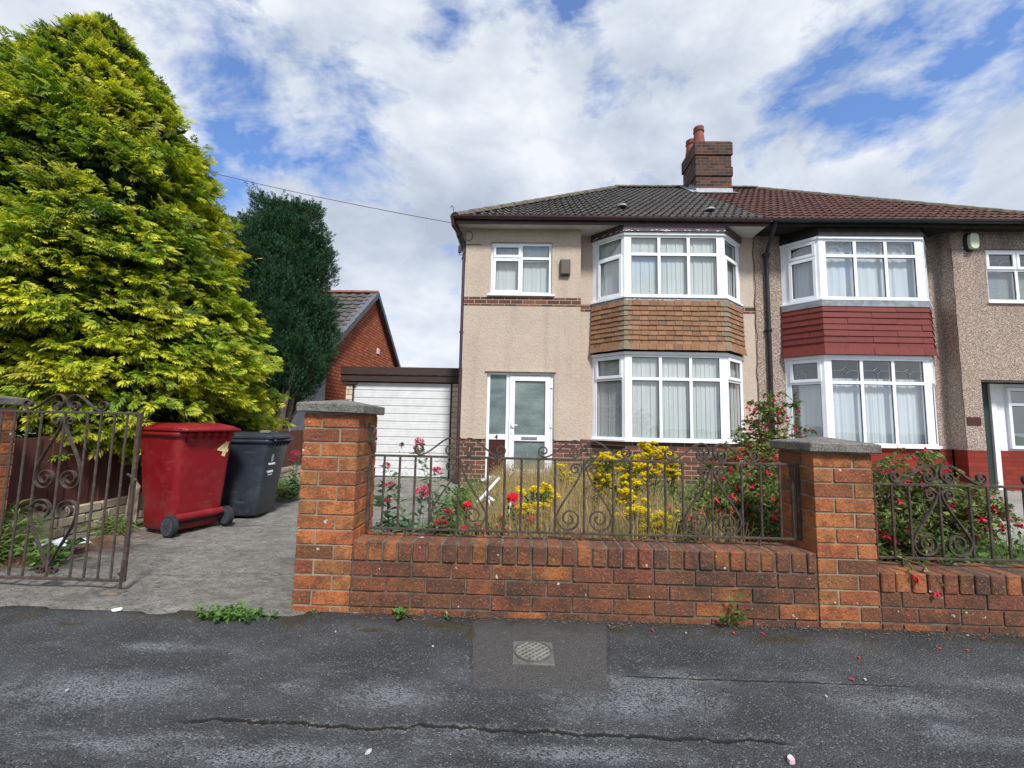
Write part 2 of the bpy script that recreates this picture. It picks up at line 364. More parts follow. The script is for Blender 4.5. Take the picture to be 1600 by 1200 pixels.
BR = [(.44,.125,.042), (.23,.075,.035), (.52,.18,.06), (.36,.10,.04), (.47,.20,.065), (.14,.06,.035), (.40,.12,.05), (.50,.155,.05)]
BRD = [(.19,.062,.037), (.11,.05,.036), (.27,.085,.042), (.13,.056,.042), (.24,.095,.04), (.09,.05,.042), (.17,.07,.038), (.36,.13,.045)]
M = dict(
 brick=m_brick_solid('pillar_brick', BR, grime=.35),
 brick_dark=m_brick_solid('stained_brick', BRD, grime=.85, grime_scale=4.5, dark=(.045,.033,.026)),
 mortar=m_plain('mortar', (.25,.215,.15), .95, .4, 9, .6, .1, 90),
 mortar_dark=m_plain('dark_mortar', (.115,.10,.08), .95, .5, 14, .6, .1, 90),
 cap=m_concrete('cast_stone', ((.07,.067,.058), (.155,.147,.128), (.26,.245,.215)), .6, False),
 tarmac=m_tarmac(), concrete=m_concrete(joints=True),
 concrete_smooth=m_concrete('old_concrete', ((.22,.205,.185), (.29,.27,.25), (.36,.345,.32)), .3, False),
 render=m_render(), pebble=m_pebble(),
 hbrick=m_brick_tex('house_brick', [(.19,.06,.035), (.10,.045,.035), (.26,.095,.045), (.075,.04,.033)], dark=.35),
 pbrick=m_brick_tex('painted_red_brick', [(.24,.032,.02), (.19,.026,.018)], mortar=(.16,.025,.016), dark=.2),
 cbrick=m_brick_tex('chimney_brick', [(.105,.042,.033), (.055,.040,.033), (.19,.055,.033), (.038,.027,.024)], mortar=(.15,.125,.10), dark=.55),
 bbrick=m_brick_tex('bungalow_brick', [(.52,.135,.055), (.42,.10,.045), (.58,.17,.07)], mortar=(.10,.04,.03), m=.02, L=.2375, dark=.12),
 upvc=m_plain('white_upvc', (.80,.83,.88), .32, .06, 5, .02, .5),
 upvc_old=m_plain('painted_white_board', (.72,.74,.76), .5, .08, 9, .1, .4),
 glass=m_glass(), glass2=m_glass('door_light_glass', (.5,.55,.55), .2),
 obscure=m_obscure(), brown_panel=m_plain('brown_door_panel', (.055,.015,.012), .3, .2, 20, .15, .5),
 dark=m_plain('dark_interior', (.035,.035,.033), .9, .2, 3, 0),  # near-black; window backings use it as unlit-room darkness
 blind=m_fabric('blind_fabric', (.55,.58,.565)), net=m_fabric('net_curtain', (.58,.62,.65)),
 lead=m_plain('window_lead', (.30,.31,.33), .5, .2, 30, .1, .5, 60, .6),
 leadflash=m_plain('lead_flashing', (.24,.255,.28), .55, .35, 9, .3, .5, 60, .3),
 flash_new=m_plain('chimney_flashing', (.30,.325,.35), .5, .25, 12, .3, .5, 60, .2),
 plum=m_plain('plum_brown_fascia', (.060,.030,.036), .38, .2, 8, .08, .5),
 blackpaint=m_plain('black_gloss', (.016,.017,.021), .4, .4, 14, .15, .5),
 soot=m_plain('sooty_board', (.022,.019,.019), .85, .5, 8, .4, .3),
 soffit=m_plain('soffit_board', (.58,.57,.55), .6, .12, 5, .05),
 tile_grey=m_plain('grey_roof_tile', (.072,.066,.061), .8, .45, 7, .35, .35, 80),
 tile_red=m_plain('red_roof_tile', (.088,.037,.029), .8, .45, 7, .35, .35, 80),
 ridge=m_plain('mossy_ridge_tile', (.115,.10,.075), .9, .5, 12, .5, .2, 60),
 clay=None, iron=m_iron(),
 garage=None, stonecream=None,
)
def m_island(name, cols, rough=.85, b=.4, moss=0, bs=70):
    t = NT(name); g = t.n('NewGeometry'); p = t.pos()
    col = t.ramp(g.outputs['Random Per Island'], [((i+.5)/len(cols), c) for i, c in enumerate(cols)])
    col = t.mix(t.math('MULTIPLY', t.step(t.noise(p, 14, 5, .65), .48, .7), .4+moss), col, tuple(x*.45 for x in cols[0]))
    return t.principled(col, rough, t.bump(t.noise(p, bs, 4), b, .004), .3)
M['clay'] = m_island('clay_wall_tile', [(.235,.125,.07), (.29,.16,.09), (.20,.10,.055), (.26,.145,.082), (.17,.10,.065), (.25,.13,.07)])
M['clay_moss'] = m_island('mossy_corner_tile', [(.19,.155,.10), (.25,.20,.135), (.21,.14,.085)])
M['redtile'] = m_island('painted_red_tile', [(.155,.027,.022), (.17,.032,.025), (.14,.025,.02)], .6, .2)
M['stonecream'] = m_island('cream_split_block', [(.62,.52,.38), (.68,.60,.46), (.55,.45,.33), (.66,.55,.40)], .9, 1.0, 0, 25)
M['graveledge'] = m_plain('moulded_stone_board', (.40,.34,.26), .9, .4, 6, .8, .2, 22)
M['pot'] = m_plain('terracotta_pot', (.21,.058,.042), .8, .35, 9, .3)
M['garage'] = m_plain('garage_white_paint', (.72,.73,.74), .42, .09, 5, .08)

# ================================================================== building helpers
def wall_holes(mb, x0, x1, z0, z1, y0, y1, holes):
    xs = sorted({x0, x1} | {h[i] for h in holes for i in (0, 1)}); zs = sorted({z0, z1} | {h[i] for h in holes for i in (2, 3)})
    xs = [v for v in xs if x0 <= v <= x1]; zs = [v for v in zs if z0 <= v <= z1]
    inh = lambda x, z: any(h[0] < x < h[1] and h[2] < z < h[3] for h in holes)
    solid = [[not inh((xs[i]+xs[i+1])/2, (zs[j]+zs[j+1])/2) for j in range(len(zs)-1)] for i in range(len(xs)-1)]
    S = lambda i, j: 0 <= i < len(xs)-1 and 0 <= j < len(zs)-1 and solid[i][j]
    for i in range(len(xs)-1):
        for j in range(len(zs)-1):
            if not solid[i][j]: continue
            a, b, c, d = xs[i], xs[i+1], zs[j], zs[j+1]
            mb.add([(a,y0,c),(b,y0,c),(b,y0,d),(a,y0,d)], [(0,1,2,3)])
            mb.add([(a,y1,c),(b,y1,c),(b,y1,d),(a,y1,d)], [(3,2,1,0)])
            if not S(i-1, j): mb.add([(a,y0,c),(a,y1,c),(a,y1,d),(a,y0,d)], [(3,2,1,0)])
            if not S(i+1, j): mb.add([(b,y0,c),(b,y1,c),(b,y1,d),(b,y0,d)], [(0,1,2,3)])
            if not S(i, j-1): mb.add([(a,y0,c),(b,y0,c),(b,y1,c),(a,y1,c)], [(3,2,1,0)])
            if not S(i, j+1): mb.add([(a,y0,d),(b,y0,d),(b,y1,d),(a,y1,d)], [(0,1,2,3)])
def frame_uv(p0, p1):
    L = math.hypot(p1[0]-p0[0], p1[1]-p0[1]); U = ((p1[0]-p0[0])/L, (p1[1]-p0[1])/L); N = (U[1], -U[0])
    return L, U, N       # N points outward (towards -y for a wall running in +x)
def pane(P,O,U,N,u0,u1,z0,z1,n):
    P['glass'].add([(O[0]+U[0]*u+N[0]*n, O[1]+U[1]*u+N[1]*n, z) for u, z in ((u0,z0),(u1,z0),(u1,z1),(u0,z1))], [(0,1,2,3)])
def casement(P, O, U, N, u0, u1, z0, z1, dep=.0, w=.055):
    """one opening light: its own raised sash frame"""
    f = P['frame']; o = .022
    f.obox(O,U,N,u0,u1,z0,z0+w,-.03,o); f.obox(O,U,N,u0,u1,z1-w,z1,-.03,o)
    f.obox(O,U,N,u0,u0+w,z0+w,z1-w,-.03,o); f.obox(O,U,N,u1-w,u1,z0+w,z1-w,-.03,o)
    pane(P,O,U,N,u0+w,u1-w,z0+w,z1-w,-.010); gasket(P,O,U,N,u0+w,u1-w,z0+w,z1-w,-.002)
def fixed(P, O, U, N, u0, u1, z0, z1):
    pane(P,O,U,N,u0,u1,z0,z1,-.020)
def gasket(P, O, U, N, u0, u1, z0, z1, n=-.014, g=.009):
    k = P['gasket']
    k.obox(O,U,N,u0,u1,z1-g,z1,n-.012,n); k.obox(O,U,N,u0,u0+g,z0,z1-g,n-.012,n); k.obox(O,U,N,u1-g,u1,z0,z1-g,n-.012,n)
    k.obox(O,U,N,u0+g,u1-g,z0,z0+g*.6,n-.012,n)
def window_seg(P, p0, p1, z0, z1, cols, ztr, wf=.06, mull=.055, opener=None, left_trim=0, right_trim=0):
    """a flat window segment: outer frame, mullions, transom, panes"""
    L, U, N = frame_uv(p0, p1); O = p0; f = P['frame']
    a, b = left_trim, L-right_trim
    if left_trim: f.obox(O,U,N,0,a,z0,z1,-.07,.0)
    if right_trim: f.obox(O,U,N,b,L,z0,z1,-.07,.0)
    f.obox(O,U,N,a,b,z0,z0+wf,-.07,.0); f.obox(O,U,N,a,b,z1-wf,z1,-.07,.0)
    f.obox(O,U,N,a,a+wf,z0+wf,z1-wf,-.07,.0); f.obox(O,U,N,b-wf,b,z0+wf,z1-wf,-.07,.0)
    iu = (b-a-2*wf-(cols-1)*mull)/cols; h = mull/2
    f.obox(O,U,N,a+wf,b-wf,ztr-h,ztr+h,-.065,-.002)
    for c in range(cols):
        u0 = a+wf+c*(iu+mull); u1 = u0+iu
        if c < cols-1:
            f.obox(O,U,N,u1,u1+mull,z0+wf,ztr-h,-.065,-.002); f.obox(O,U,N,u1,u1+mull,ztr+h,z1-wf,-.065,-.002)
        for part, (za, zb) in (('lo', (z0+wf, ztr-h)), ('hi', (ztr+h, z1-wf))):
            if opener and opener(c, part): casement(P,O,U,N,u0-.018,u1+.018,za-.018,zb+.018)
            else: fixed(P,O,U,N,u0,u1,za,zb); 
            if not (opener and opener(c, part)): gasket(P,O,U,N,u0,u1,za,zb)
            P['cells'].append((O,U,N,u0,u1,za,zb,part))
def new_window(): return dict(frame=MB(), glass=MB(), gasket=MB(), cells=[])
def finish_window(P, parent, extra=None, name='window', glass='glass'):
    w = P['frame'].build(name, M['upvc'], parent, bevel=.004)
    P['glass'].build('pane', M[glass], w); P['gasket'].build('gasket', M['dark'], w)
    return w
def vertical_blind(cells, w, off=.12, mat='blind', skew=0):
    mb = MB()
    for (O,U,N,u0,u1,z0,z1) in cells:
        u = u0; i = 0
        while u < u1-.01:
            e = min(u+.088, u1); t = rnd.uniform(-.001, .001)
            n = -off + (.003 if i % 2 else 0)+t
            P = [(O[0]+U[0]*q+N[0]*m, O[1]+U[1]*q+N[1]*m, z) for (q, m) in ((u, n+.005), (e+.004, n-.004)) for z in (z0, z1)]
            mb.add([P[0], P[2], P[3], P[1]], [(0,1,2,3)])
            u += .085; i += 1
    return mb.build('vertical_blind', M[mat], w)
def net_curtain(cells, w, off=.13):
    mb = MB()
    for (O,U,N,u0,u1,z0,z1) in cells:
        n = max(8, int((u1-u0)/.010)); pr = None; vs = []; ph = rnd.uniform(0, 6)
        for i in range(n+1):
            u = u0+(u1-u0)*i/n; g = .5+.5*math.sin(u*9+ph)
            for z, k in ((z0, 1.0), (z1, .5)):
                d = -off+k*(.011*math.sin(u*95+2.2*math.sin(u*14+ph))*g + .009*math.sin(u*37+ph))
                vs.append((O[0]+U[0]*u+N[0]*d, O[1]+U[1]*u+N[1]*d, z))
        mb.add(vs, [(2*i, 2*i+2, 2*i+3, 2*i+1) for i in range(n)])
    return mb.build('net_curtain', M['net'], w, smooth=True)
def lead_diamonds(P, w):
    mb = MB()
    for (O,U,N,u0,u1,z0,z1,part) in P['cells']:
        if part != 'hi': continue
        c, zc = (u0+u1)/2, (z0+z1)/2; a = min(.075, (z1-z0)*.36); b = a*.8; t = .0045
        P3 = lambda u, z, n=-.0125: (O[0]+U[0]*u+N[0]*n, O[1]+U[1]*u+N[1]*n, z)
        for s in (1, .62):
            pts = [(c-a*s,zc),(c,zc+b*s),(c+a*s,zc),(c,zc-b*s),(c-a*s,zc)] if s == 1 else None
            if pts: mb.tube([P3(*q) for q in pts], t, 4)
        for q in (((u0,zc),(c-a,zc)),((c+a,zc),(u1,zc)),((c,z0),(c,zc-b))): mb.tube([P3(*q[0]), P3(*q[1])], t*.8, 4)
    return mb.build('leaded_diamond', M['lead'], w)
def offset_poly(P, d):
    """offset an open polyline to its outward (right-hand -y) side"""
    out = []
    n = len(P)
    seg = [frame_uv(P[i], P[i+1]) for i in range(n-1)]
    for i in range(n):
        if i == 0: N = seg[0][2]; out.append((P[0][0]+N[0]*d, P[0][1]+N[1]*d)); continue
        if i == n-1: N = seg[-1][2]; out.append((P[-1][0]+N[0]*d, P[-1][1]+N[1]*d)); continue
        a, b = seg[i-1][2], seg[i][2]; m = (a[0]+b[0], a[1]+b[1]); q = m[0]*a[0]+m[1]*a[1]
        out.append((P[i][0]+m[0]*d/q, P[i][1]+m[1]*d/q))
    return out
def band(mb, P, d0, d1, z0, z1):
    """solid band following a bay outline, between offsets d0<d1"""
    a, b = offset_poly(P, d0), offset_poly(P, d1)
    for i in range(len(P)-1):
        q = [b[i], b[i+1], a[i+1], a[i]]
        mb.add([(x,y,z0) for x,y in q]+[(x,y,z1) for x,y in q], [(3,2,1,0),(4,5,6,7),(0,1,5,4),(2,3,7,6)])
    mb.add([(*a[0],z0),(*b[0],z0),(*b[0],z1),(*a[0],z1)], [(3,2,1,0)]); mb.add([(*a[-1],z0),(*b[-1],z0),(*b[-1],z1),(*a[-1],z1)], [(0,1,2,3)])
def roof_slope(mb, E0, U, S, N, run, ul, ur, gauge=.31, pitch=.15, amp=.030, lift=.034):
    """courses of interlocking tiles on a slope; ul(s), ur(s) give the ends of a course"""
    nrow = int(math.ceil(run/gauge)); du = pitch/8
    for i in range(nrow):
        s0, s1 = i*gauge, min((i+1)*gauge+.03, run); a, b = ul(s0), ur(s0)
        n = int((b-a)/du)
        if n < 2: continue
        A = []; 
        for k in range(n+1):
            u = a+du*k; ph = (u/pitch) % 1.0
            h = amp*(math.sin(ph*PI*2) if ph < .5 else .35*math.sin(ph*PI*2)) + .003*math.sin(i*7.3+int(u/pitch/2)*3.1)
            for s, nn in ((s0, h+lift-.030), (s0, h+lift), (s1, h+.002)):
                A.append((E0[0]+U[0]*u+S[0]*s+N[0]*nn, E0[1]+U[1]*u+S[1]*s+N[1]*nn, E0[2]+U[2]*u+S[2]*s+N[2]*nn))
        F = [(3*k, 3*k+3, 3*k+4, 3*k+1) for k in range(n)]+[(3*k+1, 3*k+4, 3*k+5, 3*k+2) for k in range(n)]
        mb.add(A, F)
def ridge_caps(mb, a, b, r=.12, L=.40):
    a, b = Vector(a), Vector(b); d = b-a; n = max(1, int(d.length/L)); d = d/n
    side = d.normalized().cross(Vector((0,0,1))).normalized(); up = side.cross(d.normalized())
    for i in range(n):
        p, q = a+d*i, a+d*(i+1.03); vs = []
        for (c, rr) in ((p, r*1.05), (q, r*.97)):
            for k in range(7):
                t = PI*(k/6)-0; vs.append(c+side*math.cos(t)*rr+up*(math.sin(t)*rr*.75-.03))
        mb.add(vs, [(k, k+1, k+8, k+7) for k in range(6)]+[tuple(range(6,-1,-1)), tuple(range(7,14))])
def gutter(mb, a, b, r=.055, k=6):
    a, b = Vector(a), Vector(b); d = (b-a).normalized(); side = d.cross(Vector((0,0,1))).normalized(); vs = []
    for c in (a, b):
        for (rr) in (r, r-.006):
            for j in range(k+1):
                t = PI+PI*j/k; vs.append(c+side*math.cos(t)*rr+Vector((0,0,1))*math.sin(t)*rr)
    m = k+1
    F = []
    for j in range(k): F += [(j, j+1, 2*m+j+1, 2*m+j), (m+j+1, m+j, 3*m+j, 3*m+j+1)]
    F += [(0, 2*m, 3*m, m), (k, m+k, 3*m+k, 2*m+k)]
    for j in range(k): F += [(j+1, j, m+j, m+j+1), (2*m+j, 2*m+j+1, 3*m+j+1, 3*m+j)]
    mb.add(vs, F)
    L = (b-a).length; n = int(L/.9)
    for i in range(1, n+1):
        c = a+d*(L*i/(n+.5))
        vs = []
        for e in (-.02, .02):
            for j in range(k+1):
                t = PI+PI*j/k; vs.append(c+d*e+side*math.cos(t)*(r+.007)+Vector((0,0,1))*math.sin(t)*(r+.007))
        mb.add(vs, [(j, j+1, k+2+j, k+1+j) for j in range(k)]+[tuple(range(k,-1,-1)), tuple(range(k+1,2*k+2))])
def tile_apron(P, z0, z1, rows, tw, mats, parent, corner=None, d_bot=.085, names=('tile_hanging','corner_tile')):
    tls, crs = [MB(), MB(), MB()], [None, MB(), MB()]; h = (z1-z0)/rows
    for r in range(rows):
        zb = z0+r*h; zt = zb+h*1.25
        k0, k1 = (d_bot-.03*r/rows+ (0 if r else .02)), .045
        po = offset_poly(P, k0); pi = offset_poly(P, k0-.022)
        for s in range(3):
            L, U, N = frame_uv(po[s], po[s+1]); 
            ca = ((.13 if (r+s) % 2 else .08) if corner and s > 0 else 0); cb = ((.13 if (r+s+1) % 2 else .08) if corner and s < 2 else 0)
            u = ca; first = True
            while u < L-cb-.01:
                e = min(u+(tw*(.5 if first and r % 2 else 1)), L-cb)
                if L-cb-e < .04: e = L-cb
                j = rnd.uniform(-.003, .003); g = .003
                Q = lambda uu, n, z: (po[s][0]+U[0]*uu+N[0]*n, po[s][1]+U[1]*uu+N[1]*n, z)
                zj = zb+rnd.uniform(-.004, .004)
                tls[s].add([Q(u+g,-.014+j,zj),Q(e-g,-.014+j,zj),Q(e-g,j,zj),Q(u+g,j,zj),Q(u+g,-.040+j,zt),Q(e-g,-.040+j,zt),Q(e-g,-.026+j,zt),Q(u+g,-.026+j,zt)],
                       [(0,1,2,3),(7,6,5,4),(3,2,6,7),(0,4,5,1),(0,3,7,4),(1,5,6,2)])
                u = e; first = False
        if corner:
            for c in (1, 2):
                La, Ua, Na = frame_uv(po[c-1], po[c]); Lb, Ub, Nb = frame_uv(po[c], po[c+1])
                wa = (.13 if (r+c-1+1) % 2 else .08); wb = (.13 if (r+c) % 2 else .08)
                C0 = po[c]; A = (C0[0]-Ua[0]*wa, C0[1]-Ua[1]*wa); B = (C0[0]+Ub[0]*wb, C0[1]+Ub[1]*wb)
                pp = [A, C0, B]
                o = offset_poly(pp, .006); i0 = offset_poly(pp, -.012); t1 = offset_poly(pp, -.022); t0 = offset_poly(pp, -.040)
                zj = zb+rnd.uniform(-.008, .004)
                vs = [(*q, zj) for q in i0+o]+[(*q, zt) for q in t0+t1]
                # indices: i0 0-2, o 3-5, t0 6-8, t1 9-11
                crs[c].add(vs, [(3,4,10,9),(4,5,11,10),(0,1,4,3),(1,2,5,4),(9,10,7,6),(10,11,8,7),(0,3,9,6),(5,2,8,11)])
    for tl in tls: tl.build(names[0], mats[0], parent)
    if corner:
        for cr in crs[1:]: cr.build(names[1], mats[1], parent)

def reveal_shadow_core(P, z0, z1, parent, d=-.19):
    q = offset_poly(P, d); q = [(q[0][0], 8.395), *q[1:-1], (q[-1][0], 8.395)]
    mb = MB(); mb.prism(q, z0, z1); return mb.build('dark_room_backing', M['dark'], parent)  # near-black block painted as the unlit room behind the glass

def seg_cells(P): return [c[:7] for c in P['cells']]

# ================================================================== houses
EZ = 5.12; RY, RZ = 11.8, 8.03; LX, PX, RX = -1.35, 4.63, 10.61; EY = 7.85
rise = RZ-EZ; runh = RY-EY; SL = math.hypot(runh, rise); Sv = (0, runh/SL, rise/SL); Nv = (0, -rise/SL, runh/SL)

def bay_house(h, PB, zu, zl, zt, tilefun, curtain, leaded, hb):
    """a two storey splayed bay hung on the wall of house h"""
    for (z0, z1, upper) in ((zu[0], zu[1], True), (zl[0], zl[1], False)):
        W = new_window(); ztr = z0+(z1-z0)*(.69 if upper else .715)
        if leaded and upper: ztr = z0+(z1-z0)*.72
        for s in range(3):
            p0, p1 = PB[s], PB[s+1]; cols = 3 if s == 1 else 1
            # corner posts
            lt = .11 if s == 0 and upper else (.06 if s == 0 else (.085 if s == 1 else .03)); rt = .11 if s == 2 and upper else (.06 if s == 2 else (.085 if s == 1 else .03))
            op = None
            if s != 1: op = (lambda c, part: part == 'lo') if (upper and not leaded) else (lambda c, part: part == 'hi')
            if leaded and upper and s != 1: op = lambda c, part: True
            window_seg(W, p0, p1, z0, z1, cols, ztr, opener=op, left_trim=lt, right_trim=rt, wf=.045, mull=.06)
        w = finish_window(W, h, name='bay_window')
        sill = MB(); band(sill, PB, -.02, .055, z0-.035, z0+.004); sill.build('sill', M['upvc'], w, bevel=.004)
        head = MB(); band(head, PB, -.02, .03, z1-.002, z1+.055); head.build('head_board', M['upvc'], w, bevel=.004)
        cells = []
        for s in range(3):
            L, U, N = frame_uv(PB[s], PB[s+1]); m = .07
            cells.append((PB[s], U, N, m, L-m, z0+.03, z1-.03))
        if curtain == 'blind': vertical_blind(cells, w, .085)
        else:
            net_curtain([(O,U,N,u0,u1,a,(z0+(z1-z0)*.77 if not upper else z1-.03)) for (O,U,N,u0,u1,a,b) in cells], w, .13)
        if leaded: lead_diamonds(W, w)
        reveal_shadow_core(PB, z0-.02, z1+.04, h)
    tilefun()
    ap = MB(); q = offset_poly(PB, -.005); ap.prism([(q[0][0], 8.395), *q[1:3], (q[3][0], 8.395)], zl[1]+.06, zu[0]-.04); ap.build('bay_core', M['soot'], h)
    pl = MB(); q = offset_poly(PB, -.02); pl.prism([(q[0][0], 8.398), *q[1:3], (q[3][0], 8.398)], -.1, zl[0]-.036); pl.build('bay_plinth', M[hb], h)

# ---- left house
H1 = thing('semi_detached_house', 'beige rendered house with grey tiled roof, orange tile-hung bay and white front door', 'house', (1.7, 8.1, 0))
wm = MB()
holes = [(-.665,.545,3.63,4.73), (-.68,.61,.0,2.12)]
wall_holes(wm, -1.17, 1.11, .85, 3.43, 8.1, 8.35, holes); wall_holes(wm, -1.17, 1.11, 3.60, 5.08, 8.1, 8.35, holes)
wm.box(-1.168,-.92,8.352,15.4,-.1,5.08)
wm.add([(1.11,8.35,.85),(1.11,8.4,.85),(1.11,8.4,5.08),(1.11,8.35,5.08)], [(0,1,2,3)])
wall_holes(wm, 1.0, PX, .85, 3.42, 8.4, 8.65, []); wall_holes(wm, 1.0, PX, 3.56, 5.08, 8.4, 8.65, [])
wm.box(-.9, PX, 15.2, 15.4, -.1, 5.08)
wm.build('wall', M['render'], H1)
bd = MB(); wall_holes(bd, -1.174, 1.114, 3.43, 3.60, 8.094, 8.34, holes); bd.build('brick_band', M['hbrick'], H1); bd = MB(); wall_holes(bd, 1.118, PX, 3.42, 3.56, 8.394, 8.6, []); bd.build('brick_band', M['hbrick'], H1)
pb = MB(); wall_holes(pb, -1.172, 1.112, -.1, .85, 8.106, 8.35, holes); pb.build('brick_plinth', M['hbrick'], H1); pb = MB(); pb.box(1.118, PX, 8.406, 8.6, -.1, .85); pb.build('brick_plinth', M['hbrick'], H1)
bl = MB()
bl.box(-1.15,-.70,8.085,8.107,.828,.856); bl.build('bell_cast_drip', M['render'], H1); bl = MB(); bl.box(.625,1.11,8.085,8.107,.828,.856); bl.build('bell_cast_drip', M['render'], H1)
# hood over the door: a thin render ledge
hd = MB(); hd.box(-.72,.65,8.07,8.12,2.125,2.15); hd.build('door_hood_ledge', M['render'], H1)
BP1 = [(1.39,8.4),(1.92,7.9),(3.80,7.9),(4.35,8.4)]
def t1():
    tile_apron(BP1, 2.55, 3.50, 10, .158, (M['clay'], M['clay_moss']), H1, corner=True)
    f = MB(); band(f, BP1, -.02, .035, 3.495, 3.556); f.build('lead_apron', M['leadflash'], H1)
    # flakes of old white paint on the lead
    k = MB()
    po = offset_poly(BP1, .0365)
    for _ in range(46):
        s = rnd.choice((0,1,1,1,2)); L,U,N = frame_uv(po[s], po[s+1]); u = rnd.uniform(.05, L-.05); z = rnd.uniform(3.505,3.55); a = rnd.uniform(.004,.022); b = rnd.uniform(.003,.009)
        k.add([(po[s][0]+U[0]*(u+dx)+N[0]*.001, po[s][1]+U[1]*(u+dx)+N[1]*.001, z+dz) for dx, dz in ((-a,0),(-a*.3,-b),(a,-b*.4),(a*.5,b),(-a*.6,b*.8))], [(0,1,2,3,4)])
    k.build('paint_flakes', M['upvc_old'], H1)
bay_house(H1, BP1, (3.59,4.80), (.875,2.47), None, t1, 'blind', False, 'hbrick')
# bay roof board under the eaves
f = MB(); band(f, BP1, -.02, .06, 4.858, 4.985); f.build('bay_fascia', M['plum'], H1)
k = MB(); po = offset_poly(BP1, .0615)
for _ in range(40):
    s = rnd.choice((1,1,1,0)); L,U,N = frame_uv(po[s], po[s+1]); u = rnd.uniform(.0, L); z = 4.862+rnd.uniform(0,.03); a = rnd.uniform(.006,.05); b = rnd.uniform(.003,.008)
    k.add([(po[s][0]+U[0]*(u+dx)+N[0]*.001, po[s][1]+U[1]*(u+dx)+N[1]*.001, z+dz) for dx, dz in ((-a,0),(-a*.3,-b),(a,-b*.4),(a*.5,b),(-a*.6,b*.8))], [(0,1,2,3,4)])
k.build('peeling_paint', M['upvc_old'], H1)
# eaves
f = MB(); f.box(LX+.03, PX, EY-.012, EY+.012, 4.975, 5.12); f.box(LX+.008, LX+.03, EY-.012, 15.6, 4.975, 5.12); f.build('fascia_board', M['plum'], H1)
g = MB(); gutter(g, (LX-.04, EY-.072, 5.105), (PX+.02, EY-.072, 5.085), .058); gutter(g, (LX-.052, 15.6, 5.105), (LX-.052, EY-.1, 5.105), .058); gu = g.build('gutter', M['plum'], H1)
s = MB()
nb = 7
for i in range(nb):
    y0 = EY+.014+i*.078
    s.box(LX+.032, PX, y0, y0+.074, 5.000, 5.014)
s.box(LX+.032, -1.172, EY+.56, 15.5, 5.000, 5.014)
s.box(LX+.032, PX, EY+.014, 8.5, 5.016, 5.03)
s.build('soffit', M['soffit'], H1)
# roof
r = MB()
roof_slope(r, (LX, EY-.03, EZ-.02), (1,0,0), Sv, Nv, SL, lambda q: runh*q/SL-.02, lambda q: PX-LX)
rm = r.build('roof', M['tile_grey'], H1)
dk = MB(); x1 = PX
dk.add([(LX,EY,EZ-.06),(x1,EY,EZ-.06),(x1,RY,RZ-.06),(LX+runh,RY,RZ-.06),(LX,15.75,EZ-.06),(x1,15.75,EZ-.06)], [(0,1,2,3),(0,3,4),(3,2,5,4)])
dk.build('roof_deck', M['tile_grey'], H1)
rc = MB(); ridge_caps(rc, (LX-.02,EY-.06,EZ-.02), (LX+runh,RY,RZ+.015), .13); ridge_caps(rc, (LX+runh,RY,RZ+.03), (PX,RY,RZ+.03), .12)
rc.build('ridge_tile', M['ridge'], H1)
hi = MB(); hi.tube([(LX+.02,EY-.05,EZ-.02),(LX-.02,EY-.12,EZ+.0),(LX-.035,EY-.13,EZ+.12),(LX-.06,EY-.13,EZ+.15),(LX-.085,EY-.13,EZ+.13),(LX-.07,EY-.13,EZ+.105)], .007, 5); hi.build('hip_iron', M['iron'], H1)
vt = MB()
for (x, sd) in ((2.05, 1.0), (3.75, .62)):
    cx = Vector((x, EY, EZ))+Vector(Sv)*sd+Vector(Nv)*.05
    vt.lathe([(.11,0),(.10,.035),(.06,.055),(.0,.06)], tuple(cx), 12)
vt.build('roof_vent', M['leadflash'], H1)
# chimney
ch = MB(); X0,X1,Y0,Y1 = 4.60,5.55,10.95,11.85
ch.box(X0,X1,Y0,Y1,6.9,7.90); ch.box(X0-.028,X1+.028,Y0-.028,Y1+.028,7.90,8.16); ch.box(X0-.003,X1+.003,Y0-.003,Y1+.003,8.16,8.50)
ch.box(X0-.035,X1+.035,Y0-.035,Y1+.035,8.50,8.86); ch.box(X0-.01,X1+.01,Y0-.01,Y1+.01,8.86,8.90)
cho = ch.build('chimney', M['cbrick'], H1, bevel=.008)
fl = MB(); fl.add([(X0-.0,Y0-.0,8.90),(X1+.0,Y0-.0,8.90),(X1+.0,Y1+.0,8.90),(X0-.0,Y1+.0,8.90),(X0+.2,Y0+.2,8.98),(X1-.2,Y0+.2,8.98),(X1-.2,Y1-.2,8.98),(X0+.2,Y1-.2,8.98)], [(0,1,5,4),(1,2,6,5),(2,3,7,6),(3,0,4,7),(4,5,6,7)])
fl.build('flaunching', M['cap'], cho)
for (x, y, hh) in ((X0+.17, Y0+.18, .42), (X0+.17, Y1-.18, .42)):
    p = MB(); p.lathe([(.155,0),(.155,.04),(.150,.12),(.128,.32),(.122,.37),(.145,.385),(.145,.40),(.130,.41),(.140,.48),(.138,.51),(.10,.515),(.09,.3)], (x,y,8.90), 20); p.build('chimney_pot', M['pot'], cho, smooth=False)
fs = MB()
zf = EZ+rise*(Y0-EY)/runh
sl = rise/runh
fs.add([(X0-.16,Y0-.17,zf-.17*sl+.065),(X1+.14,Y0-.17,zf-.17*sl+.065),(X1+.05,Y0-.006,zf+.05),(X0-.05,Y0-.006,zf+.05)], [(0,1,2,3)])
fs.add([(X0-.012,Y0-.012,zf),(X1+.012,Y0-.012,zf),(X1+.012,Y0-.012,zf+.15),(X0-.012,Y0-.012,zf+.15)], [(0,1,2,3)])
ns = 7
for i in range(ns):
    ya = Y0-.012+i*.125; za = zf+sl*(ya-Y0)
    fs.add([(X0-.015,ya,za-.02),(X0-.015,ya+.12,za-.02+.12*sl),(X0-.015,ya+.12,za+.24),(X0-.015,ya,za+.24)], [(3,2,1,0)])
